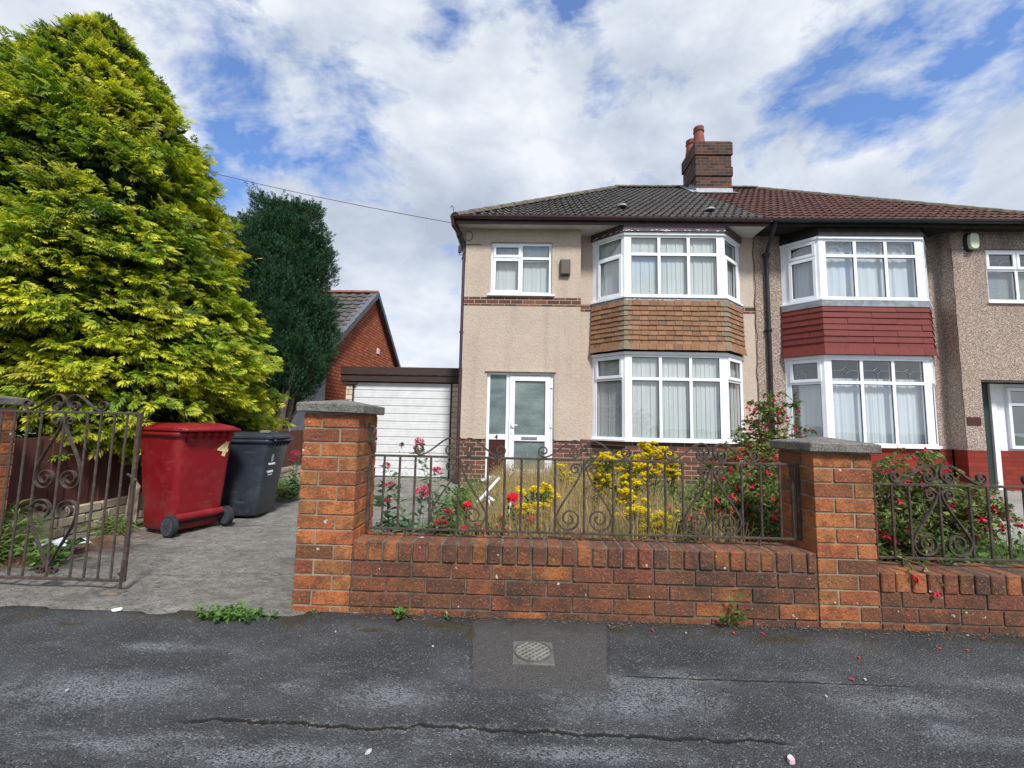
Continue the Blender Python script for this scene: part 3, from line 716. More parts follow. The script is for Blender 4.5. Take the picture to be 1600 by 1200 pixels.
fs.add([(X0-.17,Y0-.17,zf-.17*sl+.07),(X0-.014,Y0-.1,zf-.1*sl+.09),(X0-.014,Y1,zf+.95*sl+.06),(X0-.17,Y1,zf+.95*sl+.06)], [(0,1,2,3)])
fs.build('flashing', M['flash_new'], cho)
# bedroom window with its sill
W = new_window()
window_seg(W, (-.665,8.145), (.545,8.145), 3.655, 4.725, 2, 4.41, opener=lambda c, p: c == 0)
w = finish_window(W, H1)
sl_ = MB(); sl_.box(-.72,.60,8.05,8.2,3.62,3.655); sl_.build('sill', M['upvc'], w, bevel=.004)
vertical_blind([((-.665,8.145),(1,0),(0,-1),.06,1.15,3.70,4.68)], w, .11)
di = MB(); di.box(-.8,.7,8.36,8.40,3.5,4.85); di.box(-.8,.7,8.36,8.40,-.05,2.3); di.build('dark_room_backing', M['dark'], H1)  # near-black slabs standing in for the shaded rooms
# front door unit: side light + door
DY = 8.15
d = MB(); P_ = ((-.68,DY),(1,0),(0,-1))
d.obox(*P_,0,1.29,.085,.135,-.06,.03); d.obox(*P_,0,1.29,2.07,2.12,-.06,.0); d.obox(*P_,0,.055,.135,2.07,-.06,0); d.obox(*P_,1.235,1.29,.135,2.07,-.06,0); d.obox(*P_,.37,.43,.135,2.07,-.06,0)
d.obox(*P_,.055,.37,.82,.92,-.055,-.003)
door = d.build('door_frame', M['upvc'], H1, bevel=.004)
d = MB(); d.box(-.74,.66,8.02,8.2,.045,.084); d.build('door_step', M['upvc'], door, bevel=.004)
d = MB(); d.obox(*P_,.055,.37,.92,2.07,-.035,-.025); d.build('side_light', M['obscure'], door)
d = MB(); d.obox(*P_,.055,.37,.135,.82,-.035,-.02); d.build('side_panel', M['brown_panel'], door, label='dark brown lower side panel')
d = MB(); a, b, z0, z1, ww = .435, 1.23, .145, 2.06, .105
d.obox(*P_,a,a+ww,z0,z1,-.05,.012); d.obox(*P_,b-ww,b,z0,z1,-.05,.012)
d.obox(*P_,a+ww,b-ww,z0,z0+.12,-.05,.012); d.obox(*P_,a+ww,b-ww,z1-ww,z1,-.05,.012); d.obox(*P_,a+ww,b-ww,.80,.915,-.05,.012)
dl = d.build('front_door', M['upvc'], H1, bevel=.006)
d = MB(); d.obox(*P_,a+ww,b-ww,z0+.12,.80,-.03,-.02); d.obox(*P_,a+ww,b-ww,.915,z1-ww,-.03,-.02); d.build('door_glass', M['obscure'], dl)
d = MB(); d.obox(*P_,.68,.98,.835,.885,.012,.022); d.obox(*P_,.695,.965,.845,.875,.022,.028); d.build('letter_box', M['lead'], dl)
d = MB(); d.obox(*P_,.47,.50,.93,1.16,.012,.020); d.tube([(-.68+.485,DY-.02,1.10),(-.68+.485,DY-.055,1.10),(-.68+.60,DY-.06,1.10)], .011, 6); d.build('handle', M['upvc_old'], dl)
d = MB()
for z in (1.88, 1.12, .30): d.obox(*P_,1.215,1.262,z-.05,z+.05,.0,.024)
d.build('hinge', M['upvc'], dl)
def text_obj(name, body, size, loc, rot, mat, parent, ext=.002, local=False, sx=1, shear=0, bold=0):
    c = bpy.data.curves.new(name, 'FONT'); c.body = body; c.size = size; c.extrude = ext; c.align_x = 'CENTER'; c.align_y = 'CENTER'; c.shear = shear; c.offset = bold
    to = bpy.data.objects.new(name+'_tmp', c); COL.objects.link(to)
    bpy.context.view_layer.update()
    dg = bpy.context.evaluated_depsgraph_get(); me = bpy.data.meshes.new_from_object(to.evaluated_get(dg))
    bpy.data.objects.remove(to); bpy.data.curves.remove(c)
    mt = Matrix.Translation(loc) @ rot @ Matrix.Diagonal((sx,1,1,1))
    if parent is not None and not local:
        L = parent.location.copy(); q = parent
        while q.parent: q = q.parent; L += q.location
        mt = Matrix.Translation(-L) @ mt
    me.transform(mt); me.materials.clear(); me.materials.append(mat); me.name = name
    o = bpy.data.objects.new(name, me); COL.objects.link(o)
    if parent is not None: o.parent = parent
    return o
RX90 = Matrix.Rotation(PI/2, 4, 'X')
M['black'] = m_plain('black_plastic', (.02,.021,.023), .5, .2, 8, .1, .5)
text_obj('house_number', '4', .115, (-.68+.2, DY-.006, .872), RX90, M['black'], door, bold=.003)
# alarm box, wires, side downpipe
d = MB(); d.box(.70,.90,8.03,8.1,4.04,4.36); d.box(.715,.885,8.015,8.03,4.06,4.34); d.build('alarm_box', m_plain('faded_brown_box', (.085,.07,.058), .55, .15, 5, .05), H1, bevel=.008, label='square brown alarm box')
d = MB(); x = -1.212
d.tube([(LX-.05,EY-.07,5.05),(LX-.05,EY-.03,4.93),(x,8.10,4.72),(x,8.14,4.6),(x,8.14,.02)], .032, 8)
for z in (4.4,2.9,1.4): d.box(x-.040,x+.04,8.11,8.18,z-.02,z+.02)
d.build('downpipe', M['plum'], H1)
d = MB(); pts = [(-1.15+.09*math.sin(t*.5)+.0, 8.092, 4.98-.0-.18*math.sin(t*.5)*(1 if t < 3 else 1)) for t in range(0)]
d.tube([(-1.16,8.09,4.93),(-1.08,8.085,4.93),(-1.04,8.08,4.86),(-1.05,8.08,4.78),(-1.11,8.085,4.745),(-1.17,8.09,4.76)], .006, 5)
d.tube([(-1.17,8.09,4.665),(-.86,8.09,4.668)], .005, 5); d.build('cable', M['black'], H1)
d = MB(); d.box(-1.31,-1.25,8.0,8.06,4.47,4.60); d.tube([(-1.30,8.0,4.5),(-1.27,7.99,4.40),(-1.22,8.0,4.42),(-1.19,8.08,4.55)], .008, 5); d.box(LX+.0,LX+.10,8.02,8.1,4.80,4.90); d.build('junction_box', M['black'], H1)

# ---- right house
H2 = thing('semi_detached_house', 'pebbledashed house with red tiled roof, red painted bay and dark eaves', 'house', (7.6, 8.1, 0))
wm = MB(); holes2 = [(8.90,10.12,3.60,4.69), (8.62,10.25,-.2,2.13)]
wall_holes(wm, 8.27, 10.46, .81, 5.12, 8.1, 8.35, holes2)
wm.add([(8.27,8.35,.81),(8.27,8.4,.81),(8.27,8.4,5.12),(8.27,8.35,5.12)], [(3,2,1,0)])
wall_holes(wm, PX+.002, 8.4, .81, 5.12, 8.385, 8.65, []); wm.box(10.2,10.458,8.352,15.4,-.1,5.1); wm.box(PX, 10.19, 15.2, 15.4, -.1, 5.08)
wm.build('wall', M['pebble'], H2)
pb = MB(); wall_holes(pb, 8.275, 10.455, -.1, .81, 8.106, 8.35, holes2); pb.build('painted_plinth', M['pbrick'], H2); pb = MB(); pb.box(PX+.002, 8.274, 8.392, 8.6, -.1, .81); pb.build('painted_plinth', M['pbrick'], H2)
BP2 = [(5.17,8.385),(5.60,7.9),(7.52,7.9),(8.03,8.385)]
def t2():
    tile_apron(BP2, 2.52, 3.46, 8, .9, (M['redtile'], None), H2, corner=False, d_bot=.08)
    f = MB(); band(f, BP2, -.02, .05, 3.44, 3.555); f.build('lead_apron', M['leadflash'], H2)
bay_house(H2, BP2, (3.59,4.76), (.86,2.47), None, t2, 'net', True, 'pbrick')
f = MB(); band(f, BP2, -.02, .03, 4.815, 4.90); band(f, BP2, -.02, .0, 4.9, 5.02); f.build('bay_fascia', M['soot'], H2)
f = MB(); po = offset_poly(BP2, .045); f.tube([(p[0],p[1],4.825) for p in po[1:3]], .012, 6); f.tube([(po[2][0],po[2][1],4.825),(7.75,8.0,4.84),(8.0,8.02,4.93),(8.35,8.0,5.0)], .010, 6); f.build('cable', M['blackpaint'], H2)
f = MB(); f.box(PX+.002, RX-.01, EY-.012, EY+.012, 4.985, 5.12); f.build('fascia_board', M['soot'], H2)
g = MB(); gutter(g, (PX+.03, EY-.072, 5.085), (RX+.05, EY-.072, 5.10), .058); g.build('gutter', M['blackpaint'], H2)
s = MB(); s.box(PX+.002, RX-.02, EY+.014, 8.6, 5.03, 5.05); s.build('soffit', M['soot'], H2)
r = MB(); roof_slope(r, (PX+.002, EY-.03, EZ-.02), (1,0,0), Sv, Nv, SL, lambda q: 0, lambda q: RX-PX-runh*q/SL+.02, amp=.017); r.build('roof', M['tile_red'], H2)
dk = MB(); dk.add([(PX,EY,EZ-.06),(RX,EY,EZ-.06),(RX-runh,RY,RZ-.06),(PX,RY,RZ-.06),(RX,15.75,EZ-.06),(PX,15.75,EZ-.06)], [(0,1,2,3),(1,4,2),(3,2,4,5)]); dk.build('roof_deck', M['tile_red'], H2)
rc = MB(); ridge_caps(rc, (PX+.002,RY,RZ+.03), (RX-runh,RY,RZ+.03), .12); ridge_caps(rc, (RX+.02,EY-.06,EZ-.02), (RX-runh,RY,RZ+.015), .12); rc.build('ridge_tile', M['ridge'], H2)
W = new_window(); window_seg(W, (8.90,8.145), (10.12,8.145), 3.635, 4.685, 2, 4.28, opener=lambda c, p: p == 'hi'); w = finish_window(W, H2)
sl_ = MB(); sl_.box(8.86,10.16,8.06,8.2,3.60,3.635); sl_.build('sill', M['upvc'], w, bevel=.004); lead_diamonds(W, w)
bl = MB()
for i in range(36):
    z = 3.70+i*.018; bl.add([(8.95,8.24,z),(10.07,8.24,z),(10.07,8.255,z+.014),(8.95,8.255,z+.014)], [(0,1,2,3)])
bl.build('venetian_blind', M['blind'], w)
di = MB(); di.box(8.8,10.2,8.36,8.4,3.5,4.8); di.build('dark_room_backing', M['dark'], H2)  # near-black slab, room darkness put into its colour
# porch
P2 = ((9.06,8.52),(1,0),(0,-1))
pj = MB(); pj.obox(*P2,-.05,.10,-.05,2.13,-.3,.02); pj.build('porch_side', m_plain('shaded_side_green', (.018,.032,.026), .5, .2, 6, .1), H2)  # near-black green puts the recess's shade into the side wall's colour
pj = MB(); pj.obox(*P2,.105,.20,.05,2.10,-.05,.06); pj.obox(*P2,.21,1.20,.80,2.10,-.05,.02); [pj.obox(*P2,.21,.42,zq,zq+.004,.02,.0215) for zq in (1.02,1.45,1.88)]; pj.build('porch_frame', M['upvc_old'], H2)
W = new_window(); window_seg(W, (9.47,8.44), (10.15,8.44), .84, 2.02, 1, 1.7); finish_window(W, H2, name='porch_window', glass='glass2')
di = MB(); di.box(9.50,10.12,8.488,8.496,.86,2.0); di.build('dark_room_backing', M['dark'], H2); di = MB(); di.box(9.53,10.08,8.478,8.484,.89,1.14); di.build('porch_blind', M['blind'], H2)  # thin near-black sheet paints darkness behind the porch glass
pj = MB(); pj.box(9.27,10.2,8.48,8.8,-.1,.80); pj.build('porch_plinth', M['pbrick'], H2)
pj = MB(); pj.box(8.5,10.3,8.36,9.0,2.135,2.18); pj.build('porch_ceiling', M['soffit'], H2)
# downpipe with hopper
d = MB(); x = 4.86
d.tube([(4.74,EY-.07,5.03),(4.74,EY-.02,4.95),(4.83,8.2,4.72),(x,8.33,4.62)], .036, 8)
d.lathe([(.04,0),(.045,.03),(.07,.09),(.075,.12)], (x,8.33,4.52), 12)
d.tube([(x,8.33,4.55),(x,8.33,.05)], .037, 10)
for z in (3.05,1.5): d.lathe([(.044,0),(.052,.01),(.052,.05),(.044,.06)], (x,8.33,z), 12); d.box(x-.075,x+.075,8.345,8.386,z,z+.03)
d.build('downpipe', M['blackpaint'], H2)
d = MB(); d.box(8.30,8.55,8.085,8.1,1.27,1.425); d.build('name_plaque', M['brown_panel'], H2, bevel=.005)
d = MB(); 
pr = [(-.085,-.14),(-.04,-.175),(.05,-.175),(.085,-.12),(.10,0),(.085,.13),(.04,.17),(-.05,.17),(-.085,.13),(-.10,0)]
cx, cz = 8.60, 4.80
n = len(pr)
def slab(mb, pr, cx, cz, y0, y1, sc=1, dx=0):
    n = len(pr); mb.add([(cx+dx+a*sc,y1,cz+b*sc) for a,b in pr]+[(cx+dx+a*sc,y0,cz+b*sc) for a,b in pr], [tuple(range(n)), tuple(range(2*n-1,n-1,-1))]+[(i,n+i,n+(i+1)%n,(i+1)%n) for i in range(n)])
slab(d, pr, cx, cz, 8.05, 8.1, 1.02); ao = d.build('alarm_box', M['black'], H2, label='oval alarm box with pale green cover')
d = MB(); slab(d, pr, cx, cz, 7.985, 8.05, .9, .012); d.build('cover', m_plain('pale_green_plastic', (.55,.60,.42), .4, .05, 5, 0), ao, bevel=.008)
cr = MB(); cr.tube([(PX+.012+.012*math.sin(z*5)+.01*math.sin(z*13+1), 8.384, z) for z in np.linspace(.85,4.9,60)], .006, 4); cr.tube([(8.262+.006*math.sin(z*9),8.094,z) for z in np.linspace(.85,4.7,50)], .004, 4); cr.build('render_crack', M['soot'], H2)

# ================================================================== garage
G = thing('garage', 'flat roofed garage with white ribbed up-and-over door and dark brown fascia', 'garage', (-2.55, 9.0, 0))
g = MB(); g.box(-3.80,-3.66,9.12,14.6,-.1,1.97); g.box(-1.42,-1.18,9.12,14.6,-.1,1.97); g.box(-3.66,-1.42,14.4,14.6,-.1,1.97); g.build('wall', M['hbrick'], G)
for (x0, x1) in ((-3.80,-3.655),(-1.50,-1.20)):
    g = MB(); z = -.08; r_ = 0
    while z < 1.95:
        h = .11; e = min(z+h-.010, 1.96)
        c = x0; k = 0
        while c < x1-.01:
            L = (x1-x0) if (r_ % 3 == 0) else (x1-x0)*rnd.choice((.45,.55,.6))
            q = min(c+L, x1); 
            if x1-q < .05: q = x1
            g.box(c+.004,q-.004,8.985+rnd.uniform(-.006,.006),9.12,z,e); c = q
        z += h; r_ += 1
    g.build('stone_pier', M['stonecream'], G, bevel=.008)
mo = MB(); mo.box(-3.795,-3.66,8.995,9.1,-.1,1.96); mo.box(-1.495,-1.205,8.995,9.1,-.1,1.96); mo.build('pier_mortar', M['mortar'], G)
g = MB(); g.box(-3.90,-1.18,8.90,8.935,2.12,2.285); g.box(-3.89,-1.18,8.925,8.96,1.975,2.115); g.box(-3.88,-3.56,8.95,9.0,1.90,1.97); g.box(-3.90,-3.87,8.94,14.7,2.0,2.28)
g.build('fascia', m_wood_plain('dark_brown_board', (.055,.036,.031), (2,2,30), .6), G)
k = MB(); 
for _ in range(26):
    x = rnd.uniform(-3.5,-1.3); a = rnd.uniform(.02,.12)
    k.add([(x-a,8.924,2.115),(x+a,8.924,2.113),(x+a*.6,8.924,2.122),(x-a*.4,8.924,2.121)], [(0,1,2,3)])
k.build('split_edge', M['soffit'], G)
g = MB(); g.box(-3.86,-1.182,8.94,14.65,2.0,2.25); g.build('roof', M['soot'], G)
g = MB(); x0, x1 = -3.62, -1.535; z0 = -.03; n = 12; hh = (1.955-z0)/n
for i in range(n):
    a = z0+i*hh; 
    prof = [(a,9.035),(a+.010,9.035),(a+.014,9.012),(a+hh*.33,9.012),(a+hh*.34,9.016),(a+hh*.36,9.016),(a+hh*.37,9.012),(a+hh*.66,9.012),(a+hh*.67,9.016),(a+hh*.69,9.016),(a+hh*.70,9.012),(a+hh-.004,9.012),(a+hh,9.035)]
    vs = [(x,y,z) for z,y in prof for x in (x0,x1)]
    g.add(vs, [(2*j,2*j+1,2*j+3,2*j+2) for j in range(len(prof)-1)])
gd = g.build('garage_door', M['garage'], G)
g = MB(); g.box(x0-.035,x0,9.0,9.06,z0,1.965); g.box(x1,x1+.035,9.0,9.06,z0,1.965); g.box(x0,x1,9.045,9.07,z0,1.965); g.build('door_frame', M['dark'], G)
g = MB(); g.lathe([(.03,0),(.03,.004),(.012,.006),(.012,.03)], (0,0,0), 12)
hv = [(-2.53+x, 9.012-z, .66+y) for x,y,z in g.v]; g.v = hv; g.box(-2.585,-2.475,8.975,8.985,.652,.668); g.box(-2.538,-2.522,8.976,8.984,.60,.70); g.build('handle', M['black'], gd)
g = MB()
for _ in range(150):
    x = rnd.uniform(-2.6,-1.6); z = rnd.choice((.02,.13,.30,.47))+rnd.uniform(-.03,.05); a = rnd.uniform(.004,.02); b = rnd.uniform(.002,.006)
    g.add([(x-a,9.0112,z),(x,9.0112,z-b),(x+a,9.0112,z+b*.2),(x,9.0112,z+b)], [(0,1,2,3)])
g.build('flaked_paint', M['soot'], gd)

# ================================================================== bungalow beyond
Bx, By0, By1, Ya, Za = -4.6, 9.75, 15.5, 12.6, 5.05
B = thing('bungalow', 'red brick bungalow gable with grey tiled roof behind the dark conifer', 'bungalow', (-7.5, 12.6, 0))
zE = 2.9; 
g = MB(); g.add([(Bx,By0,-.2),(Bx,By1,-.2),(Bx,By1,zE-.05),(Bx,Ya,Za-.12),(Bx,By0,zE-.05)], [(0,1,2,3,4)]); g.build('gable_wall', M['bbrick'], B)
g = MB(); g.box(-11.5,Bx-.01,By0-.0,By0+.2,-.2,zE-.05); g.box(-11.5,Bx-.01,By1-.2,By1,-.2,zE-.05); g.build('rendered_wall', M['upvc_old'], B)
sp = (Za-zE)/(Ya-By0); L2 = math.hypot(Ya-By0+.35, (Za-zE)*(1+.35/(Ya-By0)))
Sx = (0, 1/math.hypot(1,sp), sp/math.hypot(1,sp)); Nx = (0, -Sx[2], Sx[1])
r = MB(); roof_slope(r, (-11.6, By0-.35, zE-.35*sp), (1,0,0), Sx, Nx, L2, lambda q: 0, lambda q: 11.6+Bx+.06, gauge=.30, pitch=.3, amp=.02); r.build('roof', M['tile_grey'], B)
r = MB(); r.add([(-11.6,By0-.35,zE-.35*sp-.06),(Bx+.08,By0-.35,zE-.35*sp-.06),(Bx+.08,Ya,Za-.06),(-11.6,Ya,Za-.06),(Bx+.08,By1+.35,zE-.35*sp-.06),(-11.6,By1+.35,zE-.35*sp-.06)], [(0,1,2,3),(3,2,4,5)]); r.build('roof_deck', M['tile_grey'], B)
r = MB()
for sgn, ye in ((-1, By0-.35), (1, By1+.35)):
    n = 14
    for i in range(n):
        a, b = i/n, (i+1)/n+.004
        y0 = Ya+(ye-Ya)*a; y1 = Ya+(ye-Ya)*b; z0 = Za+(zE-.35*sp-Za)*a; z1 = Za+(zE-.35*sp-Za)*b
        r.add([(Bx-.10,y0,z0+.05),(Bx+.14,y0,z0+.05),(Bx+.14,y1,z1+.035),(Bx-.10,y1,z1+.035),(Bx+.14,y0,z0-.13),(Bx+.14,y1,z1-.145),(Bx+.02,y0,z0-.13),(Bx+.02,y1,z1-.145)], [(0,1,2,3) if sgn < 0 else (3,2,1,0),(1,4,5,2),(4,6,7,5)])
r.build('verge_tile', m_plain('grey_verge', (.10,.105,.125), .7, .2, 9, .1), B)
r = MB(); ridge_caps(r, (-11.6,Ya,Za+.02), (Bx+.1,Ya,Za+.02), .12); r.build('ridge_tile', m_plain('red_ridge', (.22,.07,.045), .8, .3, 9, .2), B)
r = MB(); r.box(Bx,Bx+.02,13.05,13.25,3.25,3.42); r.build('air_vent', M['upvc_old'], B)
g = MB(); g.box(-11.4,Bx+.02,By0-.06,By0-.02,2.35,2.55); g.build('fascia_board', M['upvc'], B)

# ================================================================== ground
def gz(x, y):
    return 0.0 if y < 2.6 else -.05*min(1, (y-2.6)/6)
def sheet(name, x0, x1, y0, y1, nx, ny, zf, mat, thick=.06):
    X = np.linspace(x0, x1, nx); Y = np.linspace(y0, y1, ny)
    V = np.array([(x, y, zf(x, y)) for y in Y for x in X])
    F = np.array([(j*nx+i, j*nx+i+1, (j+1)*nx+i+1, (j+1)*nx+i) for j in range(ny-1) for i in range(nx-1)])
    o = mesh_np(name, V, F, mat, smooth=True); o['kind'] = 'structure'; return o
from mathutils import noise as mn
M['soil'] = m_concrete('garden_soil', ((.04,.03,.02), (.085,.065,.04), (.13,.10,.06)), 1, False)
M['lawn'] = m_plain('rough_lawn', (.05,.075,.025), .95, .4, 3, .6, .1, 30)
sheet('ground', -260, 260, -260, 260, 3, 3, lambda x, y: -.16, M['lawn'])
sheet('road', -60, 60, -9, -1.6, 40, 6, lambda x, y: -.11, m_plain('road_asphalt', (.05,.05,.053), .85, .3, 4, .5, .3, 90))
kb = MB(); 
for i in range(60): kb.box(-27+i*.915, -27+i*.915+.905, -1.6, -1.475, -.2, .004)
tag(kb.build('kerb', M['concrete_smooth'], bevel=.01), kind='structure')
def pz(x, y):
    return .004*mn.noise(Vector((x*.8, y*.8, 0)))+.0035*mn.noise(Vector((x*4, y*4, 3)))
def tz(x, y):
    e = 2.56 if x > -1.3 else 2.50+.07*mn.fractal(Vector((x*3,1,1)), 1, 2, 4)
    return pz(x, y) - (.05 if y > e+.02 and x <= -1.3 else 0)
sheet('pavement', -14, 14, -1.475, 2.585, 420, 150, tz, M['tarmac'])
def dz(x, y):
    q = Vector((x*3, y*7, .3)); e = min(1, max(0, (y-2.47-.07*mn.fractal(Vector((x*3,1,1)), 1, 2, 4))/.10))
    return gz(x, y)+.004+.011*mn.fractal(q, 1, 2, 5)*1.0+.01*mn.noise(Vector((x*1.2, y*1.2, 7))) - (1-e)*.03
sheet('driveway', -4.8, -.93, 2.40, 9.2, 330, 430, dz, M['concrete'])
sheet('garden_soil', -.96, 4.72, 2.75, 8.45, 60, 60, lambda x, y: .02+.03*mn.noise(Vector((x*1.5, y*1.5, 0)))+gz(x, y), M['soil'])
sheet('path', 4.66, 14, 2.75, 9.3, 60, 60, lambda x, y: .012+gz(x, y)+.004*mn.noise(Vector((x,y,0)))+.02*math.floor((y+9-.13*x)/3.4), M['concrete_smooth'])
sheet('verge', -9, -4.3, 2.4, 9.5, 60, 60, lambda x, y: .0+.03*mn.noise(Vector((x*1.5, y*1.5, 0))), M['soil'])

# ================================================================== front walls
CH = .0865; BH = .0755; MJ = .011; WY = 2.57; PW = .34
def pillar_bricks(mb, core, x0, y0, ntop, flip=0):
    x1, y1 = x0+PW, y0+PW
    for c in range(-1, ntop):
        zt = .03+CH*c+.0; z0 = zt-BH+0
        j = lambda: rnd.uniform(-.0022, .0022)
        if (c+flip) % 2 == 0:
            B4 = [(x0,x0+.2215,y0,y0+.1025),(x0+.2335,x1,y0,y0+.2215),(x1-.2215,x1,y0+.2335,y1),(x0,x0+.1025,y0+.1145,y1)]
        else:
            B4 = [(x1-.2215,x1,y0,y0+.1025),(x0,x0+.1065,y0,y0+.2215),(x0,x0+.2215,y0+.2335,y1),(x1-.1025,x1,y0+.1145,y1)]
        for (a,b,e,f) in B4: 
            q = j(); mb.box(a+q*.5,b+q*.5,e+q,f+q,z0+j()*.5,zt+j()*.5)
    core.box(x0+.006,x1-.006,y0+.006,y1-.006,-.1,.03+CH*(ntop-1)+.012)
def course_run(mb, x0, x1, zt, stag, L=.2255):
    x = x0-stag
    while x < x1-.02:
        a, b = max(x, x0), min(x+L, x1)
        if b-a > .03:
            q = rnd.uniform(-.003,.003); mb.box(a, b, WY+q, WY+.1025+q, zt-BH+rnd.uniform(-.0015,.0015), zt+rnd.uniform(-.0015,.0015))
            mb.box(a, b, WY+.1225, WY+.225, zt-BH, zt)
        x += L+MJ
def coping_run(mb, x0, x1, zt):
    x = x0
    while x < x1-.02:
        q = rnd.uniform(-.004,.004); w = .0765
        mb.box(x, min(x+w,x1), WY-.004+q, WY+.229+q, zt-.108, zt+rnd.uniform(-.003,.003)); x += .0885
def cap(mb, x0, z, tilt=0, ov=.036, y0=WY):
    x1, ya, yb = x0+PW+ov, y0-ov, y0+PW+ov; x0 -= ov; h = .055; cx, cy = (x0+x1)/2, (ya+yb)/2
    vs = [(x0,ya,z),(x1,ya,z),(x1,yb,z),(x0,yb,z),(x0,ya,z+h),(x1,ya,z+h),(x1,yb,z+h),(x0,yb,z+h),(cx,cy,z+h+.035)]
    vs = [(x,y,zz-tilt*(x-cx)) for x,y,zz in vs]
    mb.add(vs, [(0,3,2,1),(0,1,5,4),(1,2,6,5),(2,3,7,6),(3,0,4,7),(4,5,8),(5,6,8),(6,7,8),(7,4,8)])
LPX, RPX = -1.335, 1.728
Wl = thing('brick_garden_wall', 'low orange brick wall with two capped pillars in front of the flower garden', 'wall', (.2, WY, 0))
p = MB(); c = MB(); pillar_bricks(p, c, LPX, WY, 14); po = p.build('brick_pillar', M['brick'], Wl, bevel=.0022, label='tall left brick pillar beside the driveway'); c.build('mortar', M['mortar'], po)
p = MB(); cap(p, LPX, 1.168, .02); p.build('cap_stone', M['cap'], po, bevel=.006, label='weathered square cap stone, slightly tilted')
p = MB(); p.tube([(LPX+PW+.002,WY+.20,1.09),(LPX+PW+.03,WY+.20,1.08),(LPX+PW+.04,WY+.20,1.05),(LPX+PW+.02,WY+.20,1.02)], .008, 6); p.box(LPX+PW-.002,LPX+PW+.045,WY+.18,WY+.22,.995,1.015); p.box(LPX+PW-.002,LPX+PW+.01,WY+.17,WY+.23,.99,1.11); p.build('gate_catch', M['iron'], po)
p = MB(); c = MB(); pillar_bricks(p, c, RPX, WY, 12, 1); po = p.build('brick_pillar', M['brick'], Wl, bevel=.0022, label='shorter right brick pillar beside the fuchsia'); c.build('mortar', M['mortar'], po)
p = MB(); cap(p, RPX, .992, .008); p.build('cap_stone', M['cap'], po, bevel=.006, label='dark flat cap stone with pale lichen')
p = MB(); xa, xb = LPX+PW+.011, RPX-.011
for k, zt in enumerate((.03, .1165, .203, .2895)): course_run(p, xa, xb, zt, (.118 if k % 2 else .03))
bo = p.build('wall_body', M['brick_dark'], Wl, bevel=.0022)
p = MB(); p.box(xa-.008,xb+.008,WY+.008,WY+.218,-.1,.405); p.build('mortar', M['mortar_dark'], bo)
p = MB(); coping_run(p, xa, xb, .408); p.build('coping', M['brick_dark'], Wl, bevel=.005)
Wr = thing('neighbour_garden_wall', 'lower brick wall running out of frame to the right of the short pillar', 'wall', (4, WY, 0))
p = MB(); xa, xb = RPX+PW+.011, 6.0
for k, zt in enumerate((.03, .1165, .203)): course_run(p, xa, xb, zt, (.03 if k % 2 else .118))
bo = p.build('wall_body', M['brick_dark'], Wr, bevel=.0022)
p = MB(); p.box(xa-.008,xb,WY+.008,WY+.218,-.1,.31); p.build('mortar', M['mortar_dark'], bo)
p = MB(); coping_run(p, xa, xb, .3135); p.build('coping', M['brick_dark'], Wr, bevel=.005)
Lp = thing('gate_pillar', 'brick gate pillar with stone cap at the left edge behind the open gate', 'pillar', (-4.1, 2.95, 0))
p = MB(); c = MB(); pillar_bricks(p, c, -4.27, 2.88, 14); po = p.build('brick_shaft', M['brick'], Lp, bevel=.0022); c.build('mortar', M['mortar'], po)
p = MB(); cap(p, -4.27, 1.168+.02, 0, .036, 2.88); p.build('cap_stone', M['cap'], Lp, bevel=.006)

# ================================================================== ironwork
def bez(p0, t0, p1, t1, n=14):
    out = []
    for i in range(1, n+1):
        s = i/n; a = (1-s)**3; b = 3*(1-s)**2*s; c_ = 3*(1-s)*s*s; d = s**3
        out.append((a*p0[0]+b*(p0[0]+t0[0])+c_*(p1[0]-t1[0])+d*p1[0], a*p0[1]+b*(p0[1]+t0[1])+c_*(p1[1]-t1[1])+d*p1[1]))
    return out
def spiral(c, r0, r1, a0, turns, n=34):
    """from angle a0 (deg) radius r0 to radius r1 after the signed turns"""
    return [(c[0]+(r0+(r1-r0)*(i/n)**.8)*math.cos(math.radians(a0)+2*PI*turns*i/n), c[1]+(r0+(r1-r0)*(i/n)**.8)*math.sin(math.radians(a0)+2*PI*turns*i/n)) for i in range(n+1)]
def crest(k=1.0):
    a = spiral((-.256,.042), .038, .012, -90, -1.25)[::-1]     # outer curl, ends at its foot heading inwards
    e = a[-1]
    b = bez(e, (.07,.0), (-.058,.112), (.06,.0))
    c_ = spiral((-.058,.060), .052, .042, 90, -.42, 14)
    e2 = c_[-1]
    d = spiral((-.060,.040), .038, .010, -62, -1.35)
    pts = a+b+c_[1:]+d[1:]
    return [(x*k, z*k) for x, z in pts]
def lyre(H=.455):
    a = spiral((-.055,-.052), .036, .010, 35, 1.3)[::-1]
    e = a[-1]
    a2 = bez(e, (.025,-.012), (-.022,-.075), (-.006,-.02), 8)
    b = bez(a2[-1], (-.03,-.09), (-.172,-(H-.088)), (-.012,-.07))
    c_ = spiral((-.092,-(H-.080)), .080, .016, 180, 1.72, 52)
    return a+a2+b+c_[1:]
def mirror(pts): return [(-x, z) for x, z in pts]
def place(pts, cx, cz): return [(cx+x, cz+z) for x, z in pts]
RY_ = 2.70
